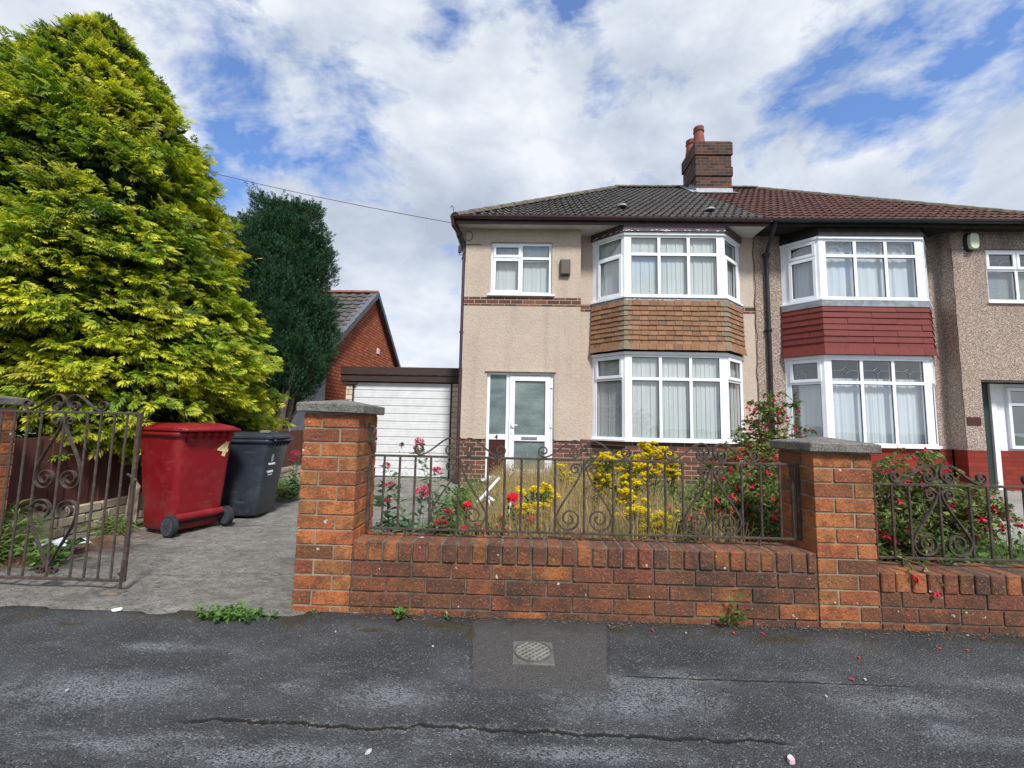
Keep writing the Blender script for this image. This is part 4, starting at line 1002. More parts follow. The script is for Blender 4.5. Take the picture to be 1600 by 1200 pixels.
def railing(name, label, x0, x1, zt, zb, centres, half, sp, posts, y=RY_):
    R = thing(name, label, 'railing', ((x0+x1)/2, y, zb))
    m = MB(); m.box(x0,x1,y-.007,y+.007,zt-.014,zt); m.build('top_rail', M['iron'], R, bevel=.002)
    m = MB(); m.box(x0,x1,y-.007,y+.007,zb,zb+.014); m.build('bottom_rail', M['iron'], R, bevel=.002)
    for a in posts:
        m = MB(); m.box(a-.009,a+.009,y-.009,y+.009,zb+.014,zt-.014); m.build('end_post', M['iron'], R, bevel=.002)
    bars = []
    xs = sorted(centres)
    for c in xs: bars += [c-half, c, c+half]
    for a, b in zip([x0+.0]+[c+half for c in xs], [c-half for c in xs]+[x1]):
        n = max(1, round((b-a)/sp)); bars += [a+(b-a)*i/n for i in range(1, n)]
    for b in sorted(bars):
        if b < x0+.03 or b > x1-.03: continue
        m = MB(); m.tube([(b+rnd.uniform(-.001,.001),y,zb+.010),(b,y,zt-.010)], .0075, 8); m.build('bar', M['iron'], R)
    for c in xs:
        for f in (lambda q: q, mirror):
            m = MB(); m.ribbon(place(f(crest()), c, zt), y, .017, .0095); m.build('scroll', M['iron'], R)
            m = MB(); m.ribbon(place(f(lyre(zt-zb-.028)), c, zt-.014), y+.0005, .017, .0095); m.build('scroll', M['iron'], R)
    for c in [x0+.25, (x0+x1)/2, x1-.25]:
        m = MB(); m.tube([(c,y,zb),(c,y,zb-.06)], .008, 6); m.build('fixing_pin', M['iron'], R)
    return R
railing('scrolled_railing', 'rusty brown scrolled iron railing on the low wall between the brick pillars', -.965, 1.722, .912, .448, (-.388,.398,1.19), .181, .1065, (-.956,1.682,1.713))
railing('neighbour_railing', 'scrolled iron railing right of the short brick pillar with fuchsia behind', 2.07, 5.4, .806, .355, (2.565,3.36,4.15), .181, .1065, (2.08,5.39))

GT = thing('driveway_gate', 'open wrought iron driveway gate with scrolls, standing left of the drive', 'gate', (-3.07, 2.78, 0))
y = 2.78; gx0, gx1, zt, zb = -3.60, -2.555, 1.147, .055
m = MB(); m.box(gx0,gx1,y-.008,y+.008,zt-.016,zt); m.build('top_rail', M['iron'], GT, bevel=.002)
m = MB(); m.box(gx0,gx1,y-.008,y+.008,zb,zb+.016); m.build('bottom_rail', M['iron'], GT, bevel=.002)
for a in (gx0, gx1): m = MB(); m.box(a-.012,a+.012,y-.012,y+.012,zb-.0,zt); m.build('end_post', M['iron'], GT, bevel=.003)
m = MB(); m.tube([(gx1,y-.014,.20),(gx1,y-.018,.01)], .009, 6); m.tube([(gx1,y-.012,.09),(gx1-.01,y-.03,.12)], .007, 6); m.build('drop_bolt', M['iron'], GT)
for b in (-3.507,-3.414,-3.321,-3.229,-3.07,-2.911,-2.819,-2.727,-2.640):
    m = MB(); m.tube([(b,y,zb+.01),(b,y,zt-.01)], .0072, 8); m.build('bar', M['iron'], GT)
def gate_upper():
    a = spiral((-.045,-.050), .030, .009, 60, 1.2)[::-1]
    a2 = bez(a[-1], (.012,-.008), (-.012,-.07), (-.002,-.02), 6)
    b = bez(a2[-1], (-.03,-.10), (-.155,-.40), (-.010,-.10))
    c_ = spiral((-.083,-.425), .078, .018, 180, 1.70, 50)
    return a+a2+b+c_[1:]
for f in (lambda q: q, mirror):
    for pts in (place(f(crest(1.0)), -3.07, zt), place(f(gate_upper()), -3.07, zt-.016), place([(x, -z) for x, z in f(gate_upper())], -3.07, zb+.016)):
        m = MB(); m.ribbon(pts, y, .022, .005); m.build('scroll', M['iron'], GT)
m = MB(); m.tube([(gx1-.0,y,.70),(gx1+.0,y-.0,.70)], .006, 5); m.tube([(gx1-.07,y+.03,.735),(gx1+.03,y-.01,.70)], .008, 6); m.build('latch', M['iron'], GT)
sb = MB(); sb.box(-2.62,-2.50,2.68,2.76,-.02,.022); tag(sb.build('gate_stop', M['mortar_dark'], bevel=.008, jitter=.004), 'small broken brick gate stop set in the driveway edge', 'brick')

# ================================================================== boundary fence
FX = -4.28
F_ = thing('boundary_fence', 'dark brown board fence standing on moulded stone boards beside the drive', 'fence', (FX, 6, 0))
yy = 3.3
k = 0
M['fenceboard'] = m_wood_plain('fence_board', (.105,.040,.030), (8,8,1.2), .8)
while yy < 9.6:
    m = MB(); e = yy+1.80; q = yy+.05; i = 0
    while q < e-.05:
        w = .125; m.box(FX-.012-(.012 if i % 2 else 0),FX+.004-(.012 if i % 2 else 0),q,min(q+w,e-.02),.262,.925-(.008 if i % 3 else 0)); q += .115; i += 1
    m.build('fence_panel', M['fenceboard'], F_)
    m = MB(); m.box(FX-.06,FX+.045,yy-.05,yy+.05,-.1,.975); m.build('fence_post', M['concrete_smooth'] if k else M['fenceboard'], F_, bevel=.006)
    m = MB(); z = -.10
    for r_ in range(4):
        q = yy+.052
        while q < e-.052:
            L = rnd.uniform(.16,.34); b = min(q+L, e-.052)
            if e-.052-b < .07: b = e-.052
            d_ = rnd.uniform(.0,.016); m.box(FX-.03,FX+.028+d_,q+.003,b-.003,z+.003,z+.087); q = b
        z += .09
    m.build('stone_board', M['graveledge'], F_, bevel=.010)
    yy = e; k += 1

# ================================================================== bins
def rring(w0, w1, y0, y1, z, r=.06, k=5):
    """rounded rectangle ring: x w0..w1, y y0..y1"""
    out = []
    for (cx, cy, a0) in ((w1-r,y1-r,0),(w0+r,y1-r,90),(w0+r,y0+r,180),(w1-r,y0+r,270)):
        for i in range(k): t = math.radians(a0+90*i/(k-1)); out.append((cx+r*math.cos(t), cy+r*math.sin(t), z))
    return out
def loft(mb, rings, cap0=True, cap1=True):
    n = len(rings[0]); vs = [p for r in rings for p in r]
    fs = [(i*n+j, i*n+(j+1)%n, (i+1)*n+(j+1)%n, (i+1)*n+j) for i in range(len(rings)-1) for j in range(n)]
    if cap0: fs.append(tuple(range(n-1,-1,-1)))
    if cap1: fs.append(tuple(range((len(rings)-1)*n, len(rings)*n)))
    mb.add(vs, fs)
M['tyre'] = m_plain('rubber_tyre', (.022,.024,.028), .8, .3, 30, .3, .3)
M['rim'] = m_plain('wheel_rim', (.06,.065,.075), .5, .2, 20, .1, .4)
def wheelie_bin(label, loc, rz, body, s=1.0, group='wheelie bins on the drive'):
    T = thing('wheelie_bin', label, 'bin', loc, rz, group); T.scale = (s, s, s)
    b = MB(); loft(b, [rring(-.225,.225,.075,.49,.035,.05),rring(-.238,.238,.055,.505,.06,.055),rring(-.242,.242,.045,.52,.17,.06),rring(-.28,.28,.0,.625,.90,.07),rring(-.283,.283,-.005,.63,.955,.07)], True, False)
    loft(b, [rring(-.283,.283,-.005,.63,.93,.07),rring(-.298,.298,-.02,.65,.935,.075),rring(-.30,.30,-.022,.655,.985,.075),rring(-.285,.285,-.01,.64,.985,.07)], False, True)
    # axle fairing across the back and the ribs under the rim
    b.add([(-.225,.03,.20),(.225,.03,.20),(.225,-.01,.155),(-.225,-.01,.155),(-.225,.05,.11),(.225,.05,.11)], [(0,1,2,3)[::-1],(3,2,5,4)[::-1]])
    for x in np.linspace(-.20,.20,6): b.add([(x-.005,-.07,.975),(x+.005,-.07,.975),(x+.005,-.0,.86),(x-.005,-.0,.86),(x-.005,-.0,.975),(x+.005,-.0,.975)], [(0,1,2,3)[::-1],(0,3,4),(1,5,2)])
    for x in np.linspace(-.2,.2,5): b.add([(x-.004,.69,.96),(x+.004,.69,.96),(x+.004,.628,.88),(x-.004,.628,.88),(x-.004,.628,.96),(x+.004,.628,.96)], [(0,1,2,3),(0,4,3),(1,2,5)])
    b.box(-.25,.25,.655,.69,.955,.982)
    bo = b.build('body', body, T, local=True, bevel=0)
    for pl in bo.data.polygons: pl.use_smooth = len(pl.vertices) == 4
    me = bo.data
    l = MB(); loft(l, [rring(-.305,.305,-.03,.665,.988,.075),rring(-.312,.312,-.035,.672,.992,.078),rring(-.312,.312,-.035,.672,1.018,.078),rring(-.285,.285,-.0,.645,1.040,.07),rring(-.20,.20,.08,.56,1.062,.06)])
    l.box(-.25,.25,.67,.72,.995,1.012); l.box(-.17,.17,.08,.10,1.055,1.068)
    l.build('lid', body, T, local=True, bevel=.002)
    h = MB(); h.tube([(-.27,-.01,.99),(-.27,-.075,.998),(-.255,-.085,1.0),(.255,-.085,1.0),(.27,-.075,.998),(.27,-.01,.99)], .016, 8); h.tube([(-.28,-.032,1.0),(.28,-.032,1.0)], .02, 8)
    h.build('handle', body, T, local=True, smooth=True)
    for sx in (-1, 1):
        w = MB(); prof = [(.045,-.024),(.082,-.026),(.098,-.020),(.101,0),(.098,.020),(.082,.026),(.045,.024)]
        w.lathe(prof, (0,0,0), 28); w.v = [(sx*.268+z, .025+x, .101+y) for x,y,z in w.v]; wo = w.build('wheel', M['tyre'], T, local=True, smooth=False)
        r = MB(); r.lathe([(.0,-.022),(.074,-.020),(.074,.020),(.0,.022)], (0,0,0), 24); r.lathe([(0,-.03),(.02,-.03),(.02,.03),(0,.03)], (0,0,0), 12)
        for q in range(8):
            t = 2*PI*q/8; c_, s_ = math.cos(t), math.sin(t)
            P8 = [(.02,-.007),(.074,-.004),(.074,.004),(.02,.007)]
            for zz in (-.030, .030): r.add([(a*c_-b_*s_, a*s_+b_*c_, zz) for a,b_ in P8]+[(a*c_-b_*s_, a*s_+b_*c_, zz*.6) for a,b_ in P8], [(0,1,2,3),(4,7,6,5),(0,4,5,1),(2,6,7,3)])
        r.lathe([(.074,-.030),(.080,-.030),(.080,.030),(.074,.030)], (0,0,0), 28)
        r.v = [(sx*.268+z, .025+x, .101+y) for x,y,z in r.v]; r.build('rim', M['rim'], wo, local=True)
    a = MB(); a.tube([(-.26,.035,.101),(.26,.035,.101)], .011, 8); a.build('axle', M['tyre'], T, local=True)
    return T
def m_binplastic(name, c, scuff):
    t = NT(name); p = t.obj()
    col = t.ramp(t.noise(p, 3, 4), [(.3, tuple(x*.85 for x in c)), (.7, c)])
    sc = t.noise(t.vmath('MULTIPLY', p, (5, 5, 26)), 1.2, 5, .7, .4)
    col = t.mix(t.math('MULTIPLY', t.step(sc, .60, .68), .5), col, scuff)
    fd = t.noise(t.vmath('ADD', p, (3,2,1)), 5, 5, .65); col = t.mix(t.math('MULTIPLY', t.step(fd, .5, .66), .22), col, scuff)
    x, y, z = t.sep(p)[:3]
    dirt = t.math('MULTIPLY', t.step(t.noise(p, 9, 5, .7), .5, .7), t.step(z, .5, .05))
    col = t.mix(t.math('MULTIPLY', dirt, .6), col, (.10,.08,.06))
    return t.principled(col, .42, t.bump(t.noise(p, 120, 2), .1, .002), .45)
RED = m_binplastic('red_bin_plastic', (.215,.005,.011), (.34,.07,.06)); BLK = m_binplastic('charcoal_bin_plastic', (.024,.030,.042), (.08,.09,.10))
rb_ = wheelie_bin('dark red wheelie bin with a cream number four painted near its handle', (-3.165,4.235,0), math.radians(70.7), RED, 1.0)
bb_ = wheelie_bin('charcoal wheelie bin with white logos, standing behind the red bin', (-3.47,5.0,-.01), math.radians(-84), BLK, .915)
M['cream'] = m_plain('cream_paint', (.62,.50,.25), .7, .25, 30, .1)
M['whitemark'] = m_plain('white_print', (.80,.82,.85), .5, .05, 5, 0)
# back panel of the body leans: from y=.045 at z=.17 to y=0 at z=.90
lean = math.atan2(.045, .73)
Rb = Matrix.Rotation(PI/2+lean, 4, 'X')
four = text_obj('painted_number', '4', .205, Vector((.165, .0045+0-.002, .80)), Matrix.Rotation(math.radians(0), 4, 'Y') @ Rb @ Matrix.Rotation(math.radians(-12), 4, 'Z'), M['cream'], rb_, ext=.0015, local=True, bold=.009)
# logos on the front of the charcoal bin (front leans outwards: y=.52 at z=.17, .625 at z=.90)
lf = math.atan2(.105, .73); Rf = Matrix.Rotation(PI, 4, 'Z') @ Matrix.Rotation(PI/2-lf, 4, 'X')
def fy(z): return .52+.105*(z-.17)/.73+.003
lg = MB(); zz = .74
a = [(.10-.0,fy(.70),.70),(.155,fy(.70),.70),(.15,fy(.79),.79),(.105,fy(.79),.79)]
lg.add([(x,y_,z) for x,y_,z in a], [(0,1,2,3)[::-1],(0,1,2,3)]); lg.build('white_crest', M['whitemark'], bb_, local=True)
text_obj('council_lettering', 'Knowsley', .045, Vector((.115, fy(.672), .672)), Rf, M['whitemark'], bb_, .001, True, bold=.0015)
text_obj('slogan_lettering', 'Council', .050, Vector((.12, fy(.575), .575)), Rf, M['whitemark'], bb_, .001, True, bold=.0015)
text_obj('slogan_lettering', 'services', .034, Vector((.105, fy(.535), .535)), Rf, M['whitemark'], bb_, .001, True, bold=.001)
st = MB(); st.box(-3.03,-2.92,4.84,4.92,.952,.99); tag(st.build('loose_stone', M['cap'], bevel=.012, jitter=.003), 'flat grey stone resting on the charcoal bin lid', 'stone')

# ================================================================== overhead wire
w = MB(); A = Vector((-1.33,7.86,4.98)); Bv = Vector((-7.139, 9.000, 6.857)); Cv = Bv+(Bv-A)*.9
pts = []
for i in range(31):
    t = i/30; p_ = A.lerp(Cv, t); pts.append((p_.x, p_.y, p_.z-1.2*t*(1-t)*.55+ .0))
off = .0
w.tube(pts, .006, 5); 
tag(w.build('overhead_wire', M['black']), 'thin telephone wire running from the house corner to behind the golden tree', 'cable')

# ================================================================== vegetation
def unit(v): return v/np.maximum(np.linalg.norm(v, axis=-1, keepdims=True), 1e-9)
def leafquads(P, D, L, W, droop=.0, seed=0, nrm=None, flat=.5):
    """one diamond quad per leaf: base P, direction D (unit), length L, width W"""
    n = len(P); r = np.random.default_rng(seed)
    if nrm is None: nrm = r.normal(size=(n,3))*(1-flat)+np.array([0,0,1.])*flat
    S = unit(np.cross(D, nrm)); L = np.broadcast_to(L, (n,))[:,None]; W = np.broadcast_to(W, (n,))[:,None]
    mid = P+D*L*.5; tip = P+D*L-np.array([0,0,1.])*L*droop; N = unit(np.cross(S, D))
    V = np.stack([P, mid+S*W*.5+N*W*.12, tip, mid-S*W*.5+N*W*.12], 1).reshape(-1,3)
    return V, np.arange(4*n).reshape(n,4)
def foliage(name, P, D, L, W, mat, parent=None, **kw):
    V, F = leafquads(P, D, L, W, **kw); return mesh_np(name, V, F, mat, parent)
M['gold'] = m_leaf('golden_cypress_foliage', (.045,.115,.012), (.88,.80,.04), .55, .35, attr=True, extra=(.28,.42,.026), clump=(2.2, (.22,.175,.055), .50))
M['twig'] = m_plain('twig_brown_core', (.030,.024,.015), .95, .5, 14, .6, .1, 40)
M['bark'] = m_plain('grey_bark', (.13,.10,.085), .95, .45, 9, .9, .1, 24)
M['darkcy'] = m_leaf('dark_cypress_foliage', (.016,.052,.022), (.060,.150,.055), .6, .12, extra=(.030,.088,.036), clump=(3, (.010,.030,.018), .5))

def profile(zs, rs, z): return np.interp(z, zs, rs)
# ---- golden cypress
GX, GY = -5.50, 5.25
zs = [.75,1.1,1.5,2.0,2.5,3.3,4.2,5.0,5.6,6.1,6.5]; rs = [1.65,1.98,2.05,1.95,1.77,1.50,1.30,.96,.68,.38,.06]
GTt = thing('golden_cypress', 'huge golden yellow-green cypress overhanging the fence and gate on the left', 'tree', (GX, GY, 0))
r = np.random.default_rng(5)
def lump(th, z, k=1.0):
    return 1+.06*np.sin(3*th+1.3*z)+.07*np.sin(5*th-2.6*z+1)+.06*np.sin(9*th+5.0*z)+.03*np.sin(17*th-9*z)
def gold_boughs(n, seed, front):
    r = np.random.default_rng(seed); out = []
    while len(out) < n:
        z = r.uniform(.75, 6.4); th = r.uniform(0, 2*PI)
        if r.random() > (profile(zs, rs, z)+.15)/3: continue
        f = math.cos(th-(-1.15))   # towards the camera and the drive
        if front and f < -.25: continue
        if not front and f > -.1: continue
        if mn.noise(Vector((2.3*math.cos(th)+7, 2.3*math.sin(th), z*1.25))) < -.12 and r.random() < .85: continue
        out.append((z, th))
    return np.array(out)
Bg = np.concatenate([gold_boughs(1900, 3, True), gold_boughs(260, 4, False)])
nb = len(Bg); z = Bg[:,0]; th = Bg[:,1]; R = profile(zs, rs, z)*lump(th, z)
out = np.stack([np.cos(th), np.sin(th), np.zeros(nb)], 1); tan = np.stack([-np.sin(th), np.cos(th), np.zeros(nb)], 1); upv = np.array([0,0,1.])
ln = (r.uniform(.34,.74,nb)+.28*(r.random(nb) < .12))*np.clip(R/1.3, .45, 1)
rise_ = np.interp(z, [1,3,5,6.7], [.02,.22,.55,1.6])[:,None]
bd_ = unit(out+upv*rise_+tan*r.normal(0,.22,(nb,1)))
c0 = np.array([GX,GY,0])-np.array([.075,0,0])*(z[:,None]-1.5)+out*(R*r.uniform(.80,.98,nb)-ln*.75)[:,None]+upv*z[:,None]
nS = 30; nL = 9
t = np.tile(np.linspace(.12,1,nS), (nb,1))+r.normal(0,.03,(nb,nS)); lat = r.uniform(-1,1,(nb,nS))
side = unit(np.cross(bd_, upv))
base = c0[:,None]+bd_[:,None]*(ln[:,None,None]*t[...,None]) + side[:,None]*(lat*(.20*(1.15-.6*t))*np.clip(ln/.6,.5,1.2)[:,None])[...,None] - upv*(.13*t**2)[...,None] + r.normal(0,.02,(nb,nS,3))
sd = unit(bd_[:,None]*(.9)+side[:,None]*(lat*.9)[...,None]-upv*(-.05+.35*t)[...,None]+r.normal(0,.30,(nb,nS,3)))
sn = unit(upv*.75+out[:,None]*.75+r.normal(0,.42,(nb,nS,3)))   # spray normal: the fan's face
sn = unit(sn-sd*np.sum(sn*sd,-1,keepdims=True)); ss = np.cross(sd, sn)
sl = r.uniform(.075,.15,(nb,nS))
# leaflets: index k along the axis, alternating sides
k = np.arange(nL); f = (k+.5)/nL; sg = np.where(k % 2, 1., -1.); sg[-1] = 0
ax = base[:,:,None]+sd[:,:,None]*(sl[...,None,None]*(f*.72)[None,None,:,None])
dirn = unit(sd[:,:,None]*(.62+.5*f)[None,None,:,None]+ss[:,:,None]*(sg*(1.02-.55*f))[None,None,:,None]-upv*(.28*f)[None,None,:,None]+r.normal(0,.08,(nb,nS,nL,3)))
Ls = sl[...,None]*(.58-.22*np.abs(f-.35))[None,None,:]; Wd = Ls*.27
nn = np.broadcast_to(sn[:,:,None], dirn.shape)
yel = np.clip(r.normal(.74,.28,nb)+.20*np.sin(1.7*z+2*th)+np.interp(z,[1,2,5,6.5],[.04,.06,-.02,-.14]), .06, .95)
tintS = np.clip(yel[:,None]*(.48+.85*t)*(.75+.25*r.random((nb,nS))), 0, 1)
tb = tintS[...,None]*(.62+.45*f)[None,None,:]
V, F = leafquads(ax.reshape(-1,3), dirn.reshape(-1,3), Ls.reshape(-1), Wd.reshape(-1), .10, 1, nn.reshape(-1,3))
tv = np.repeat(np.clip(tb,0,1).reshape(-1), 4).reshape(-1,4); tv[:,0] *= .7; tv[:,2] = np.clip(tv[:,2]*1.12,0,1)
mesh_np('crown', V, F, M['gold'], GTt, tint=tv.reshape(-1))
# sprays further in, then a solid dark core added to hide the sky
n = 26000; zi = r.uniform(.85,6.3,n); ti = r.uniform(0,2*PI,n); Ri = profile(zs,rs,zi)*lump(ti,zi)*r.uniform(.55,.82,n)
Pi = np.stack([GX-.075*(zi-1.5)+np.cos(ti)*Ri, GY+np.sin(ti)*Ri, zi],1); Di = unit(np.stack([np.cos(ti),np.sin(ti),r.normal(-.1,.3,n)],1)+r.normal(0,.4,(n,3)))
Vi, Fi = leafquads(Pi, Di, r.uniform(.10,.22,n), r.uniform(.02,.06,n), .1, 3)
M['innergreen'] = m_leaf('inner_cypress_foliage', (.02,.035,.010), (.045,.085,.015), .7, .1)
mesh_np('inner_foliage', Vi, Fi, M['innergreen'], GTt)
core = MB()
nz, nt = 22, 26
vs = []
for i in range(nz):
    zc = 1.0+5.2*i/(nz-1)
    for j in range(nt):
        tt = 2*PI*j/nt; rr = profile(zs,rs,zc)*.60*(1+.18*mn.noise(Vector((math.cos(tt)*2,math.sin(tt)*2,zc*1.6)))); vs.append((GX-.075*(zc-1.5)+rr*math.cos(tt), GY+rr*math.sin(tt), zc+.1*mn.noise(Vector((tt*3,zc*3,0)))))
core.add(vs, [(i*nt+j, i*nt+(j+1)%nt, (i+1)*nt+(j+1)%nt, (i+1)*nt+j) for i in range(nz-1) for j in range(nt)]+[tuple(range(nt-1,-1,-1)), tuple(range((nz-1)*nt,nz*nt))])
core.build('crown_core', M['twig'], GTt, jitter=.03)
tk = MB(); tk.tube([(GX,GY,-.1),(GX+.03,GY,.5),(GX-.02,GY,1.5),(GX-.36,GY,6.2)], [.26,.20,.17,.02], 12)
for i in range(70):
    a = rnd.uniform(0,2*PI); zb_ = rnd.uniform(.5,5.2); rr = float(profile(zs,rs,zb_))*.93
    tk.tube([(GX,GY,zb_),(GX+math.cos(a)*rr*.5,GY+math.sin(a)*rr*.5,zb_+.05),(GX+math.cos(a)*rr,GY+math.sin(a)*rr,zb_-.02+rnd.uniform(0,.3))], [.04,.022,.006], 5)
tk.build('trunk', M['bark'], GTt)

# ---- dark conifer
DX, DYc = -4.97, 8.2
zs2 = [1.3,1.6,2.0,2.6,3.3,4.0,4.6,5.1,5.5,5.8]; rs2 = [.30,.78,1.08,1.20,1.16,1.02,.80,.54,.26,.03]
DT = thing('dark_conifer', 'dense dark green multi-stemmed conifer between the golden cypress and the bungalow', 'tree', (DX, DYc, 0))
r = np.random.default_rng(9)
ncl = 760; zc_ = r.uniform(1.25,5.35,ncl); tc_ = r.uniform(0,2*PI,ncl)
keep = r.random(ncl) < (profile(zs2,rs2,zc_)+.3)/1.35; zc_, tc_ = zc_[keep], tc_[keep]; ncl = len(zc_)
lum = 1+.06*np.sin(4*tc_+2*zc_)+.05*np.sin(7*tc_-3*zc_); Rc = profile(zs2,rs2,zc_)*lum*r.uniform(.88,1.04,ncl); ccx = np.full(ncl, DX)
m2 = r.random(ncl) < .13; z2_ = r.uniform(3.9,5.25,ncl); ccx[m2] = DX+.52; zc_[m2] = z2_[m2]; Rc[m2] = np.interp(z2_[m2],[3.9,4.6,5.1,5.3],[.52,.36,.16,.04])
m3 = r.random(ncl) < .07; k3 = r.integers(0,4,ncl); zc_[m3] = (4.45+.62*r.random(ncl))[m3]+np.array([.35,.1,-.1,-.25])[k3][m3]; ccx[m3] = (DX+np.array([.02,.24,-.26,.48])[k3])[m3]; Rc[m3] = .05
cb = np.stack([ccx+np.cos(tc_)*Rc*.80, DYc+np.sin(tc_)*Rc*.80, zc_],1); cd = unit(np.stack([np.cos(tc_)*.55, np.sin(tc_)*.55, r.uniform(.8,1.5,ncl)],1)+r.normal(0,.12,(ncl,3))); cl_ = r.uniform(.26,.46,ncl)+.16*(r.random(ncl) < .15)
ns_ = 12; tt_ = r.random((ncl,ns_))**.8; a_ = r.uniform(0,2*PI,(ncl,ns_)); f1 = unit(np.cross(cd, np.array([.3,.2,1.]))); f2 = np.cross(cd, f1)
rr_ = f1[:,None]*np.cos(a_)[...,None]+f2[:,None]*np.sin(a_)[...,None]; cw = (.13*(1-tt_*.8))[...,None]
base = (cb[:,None]+cd[:,None]*(cl_[:,None,None]*tt_[...,None]*.8)+rr_*cw).reshape(-1,3); pd = unit(cd[:,None]*1.1+rr_*.55+r.normal(0,.12,(ncl,ns_,3))).reshape(-1,3)
npm = len(base); pl_ = r.uniform(.10,.18,npm); nT = 44
t = np.tile(np.linspace(0,1,nT),(npm,1)); ph = r.uniform(0,2*PI,(npm,nT))
e1 = unit(np.cross(pd, np.array([0.3,.2,1.]))); e2 = np.cross(pd, e1)
rad = (e1[:,None]*np.cos(ph)[...,None]+e2[:,None]*np.sin(ph)[...,None])
wd = (.035*(1-t*.85))[...,None]
P_ = base[:,None]+pd[:,None]*(pl_[:,None,None]*t[...,None])+rad*wd*.6
D_ = unit(rad*.7+pd[:,None]*1.0+r.normal(0,.2,(npm,nT,3)))
dc = foliage('crown', P_.reshape(-1,3), D_.reshape(-1,3), r.uniform(.022,.044,npm*nT), r.uniform(.007,.013,npm*nT), M['darkcy'], DT, seed=5, flat=.1)
core = MB(); vs = []; nz, nt = 18, 20
for i in range(nz):
    zc = 1.5+4.0*i/(nz-1)
    for j in range(nt):
        tt = 2*PI*j/nt; rr = profile(zs2,rs2,zc)*.72*(1+.15*mn.noise(Vector((math.cos(tt)*2,math.sin(tt)*2,zc*2)))); vs.append((DX+rr*math.cos(tt), DYc+rr*math.sin(tt), zc))
core.add(vs, [(i*nt+j, i*nt+(j+1)%nt, (i+1)*nt+(j+1)%nt, (i+1)*nt+j) for i in range(nz-1) for j in range(nt)]+[tuple(range(nt-1,-1,-1)), tuple(range((nz-1)*nt,nz*nt))])
nI = 26000; zI = r.uniform(1.45,5.5,nI); tI = r.uniform(0,2*PI,nI); RI = profile(zs2,rs2,zI)*r.uniform(.70,.93,nI); foliage('inner_foliage', np.stack([DX+np.cos(tI)*RI, DYc+np.sin(tI)*RI, zI],1), unit(np.stack([np.cos(tI)*.5,np.sin(tI)*.5,np.ones(nI)],1)+r.normal(0,.3,(nI,3))), r.uniform(.04,.08,nI), r.uniform(.010,.020,nI), M['darkcy'], DT, seed=8)
core.build('crown_core', m_plain('dark_green_core', (.014,.034,.016), .95, .5, 14, .6, .1, 40), DT, jitter=.02)  # solid dark core added inside the crown so no sky shows through
tk = MB()
for (dx, dy, tx, ty, rr) in ((-.30,-.1,-.55,-.1,.10),(-.12,-.25,-.25,-.3,.11),(.02,-.2,.0,-.4,.12),(.14,-.3,.25,-.45,.10),(.26,-.1,.6,-.1,.09),(-.42,-.25,-.8,-.3,.06),(.33,-.32,.65,-.4,.06),(0,.2,0,.4,.12)):
    tk.tube([(DX+dx,DYc+dy,-.15),(DX+dx*1.05,DYc+dy,.5),(DX+(dx+tx)/2,DYc+(dy+ty)/2,1.2),(DX+tx,DYc+ty,2.1)], [rr*1.15,rr,rr*.8,rr*.4], 9)
for i in range(60):
    a = rnd.uniform(0,2*PI); q = rnd.uniform(.4,1.0); z1 = rnd.uniform(1.5,2.0)
    tk.tube([(DX+.3*math.cos(a),DYc+.3*math.sin(a),rnd.uniform(.7,1.3)),(DX+q*.8*math.cos(a),DYc+q*.8*math.sin(a),z1-.15),(DX+q*1.1*math.cos(a),DYc+q*1.1*math.sin(a),z1)], [.022,.014,.005], 5)
tk.build('trunk', M['bark'], DT, jitter=.004)

def small_tree(label, x, y, h, rad, mat, cat='tree', n=5000, z0=1.0, group=None, ls=(.06,.13)):
    T = thing('distant_tree', label, cat, (x, y, 0), 0, group); r = np.random.default_rng(int(abs(x*97+y*13)))
    nc = 26; C_ = r.normal(0,1,(nc,3)); C_ = unit(C_)*r.uniform(.2,1,(nc,1))*np.array([rad,rad,(h-z0)/2]); C_ += np.array([x,y,(h+z0)/2])
    idx = r.integers(0,nc,n); dv = unit(r.normal(0,1,(n,3))); P = C_[idx]+dv*rad*.42*r.uniform(.5,1,(n,1))
    foliage('crown', P, unit(dv+np.array([0,0,.3])), r.uniform(*ls,n), r.uniform(ls[0]*.5,ls[1]*.6,n), mat, T, seed=3)
    m = MB(); m.tube([(x,y,-.2),(x+.05,y,z0),(x,y,(h+z0)/2)], [.12,.1,.04], 8)
    for i in range(8): c_ = C_[i]; m.tube([(x,y,z0*.9+.1*i),tuple((c_+np.array([x,y,z0]))/2),tuple(c_)], [.05,.03,.01], 5)
    m.build('trunk', M['bark'], T)
M['greenleaf'] = m_leaf('mid_green_leaf', (.03,.075,.018), (.09,.16,.035), .55, .3)
small_tree('distant leafy tree top just showing over the garage roof', -2.75, 22.0, 4.35, .9, M['greenleaf'])

# ---- herbaceous plants
M['wildleaf'] = m_leaf('weed_leaf', (.05,.13,.03), (.16,.27,.06), .55, .3, extra=(.09,.19,.04))
M['fuchleaf'] = m_leaf('fuchsia_leaf', (.05,.11,.028), (.26,.30,.08), .5, .35, extra=(.12,.19,.045), clump=(6, (.16,.07,.03), .35))
M['valleaf'] = m_leaf('valerian_leaf', (.06,.14,.07), (.17,.27,.14), .5, .25)
M['stem'] = m_plain('plant_stem', (.13,.17,.06), .8, .3, 20, .1)
M['redstem'] = m_plain('woody_red_stem', (.16,.10,.06), .8, .3, 20, .1)
M['yellow'] = m_leaf('ragwort_yellow', (.82,.62,.005), (.95,.84,.01), .6, .35)
M['fred'] = m_leaf('fuchsia_red', (.60,.012,.030), (.82,.035,.07), .5, .3)
M['fpurple'] = m_leaf('fuchsia_purple', (.18,.012,.12), (.30,.02,.15), .5, .3)
M['pink'] = m_leaf('valerian_pink', (.55,.015,.08), (.78,.05,.18), .6, .3)
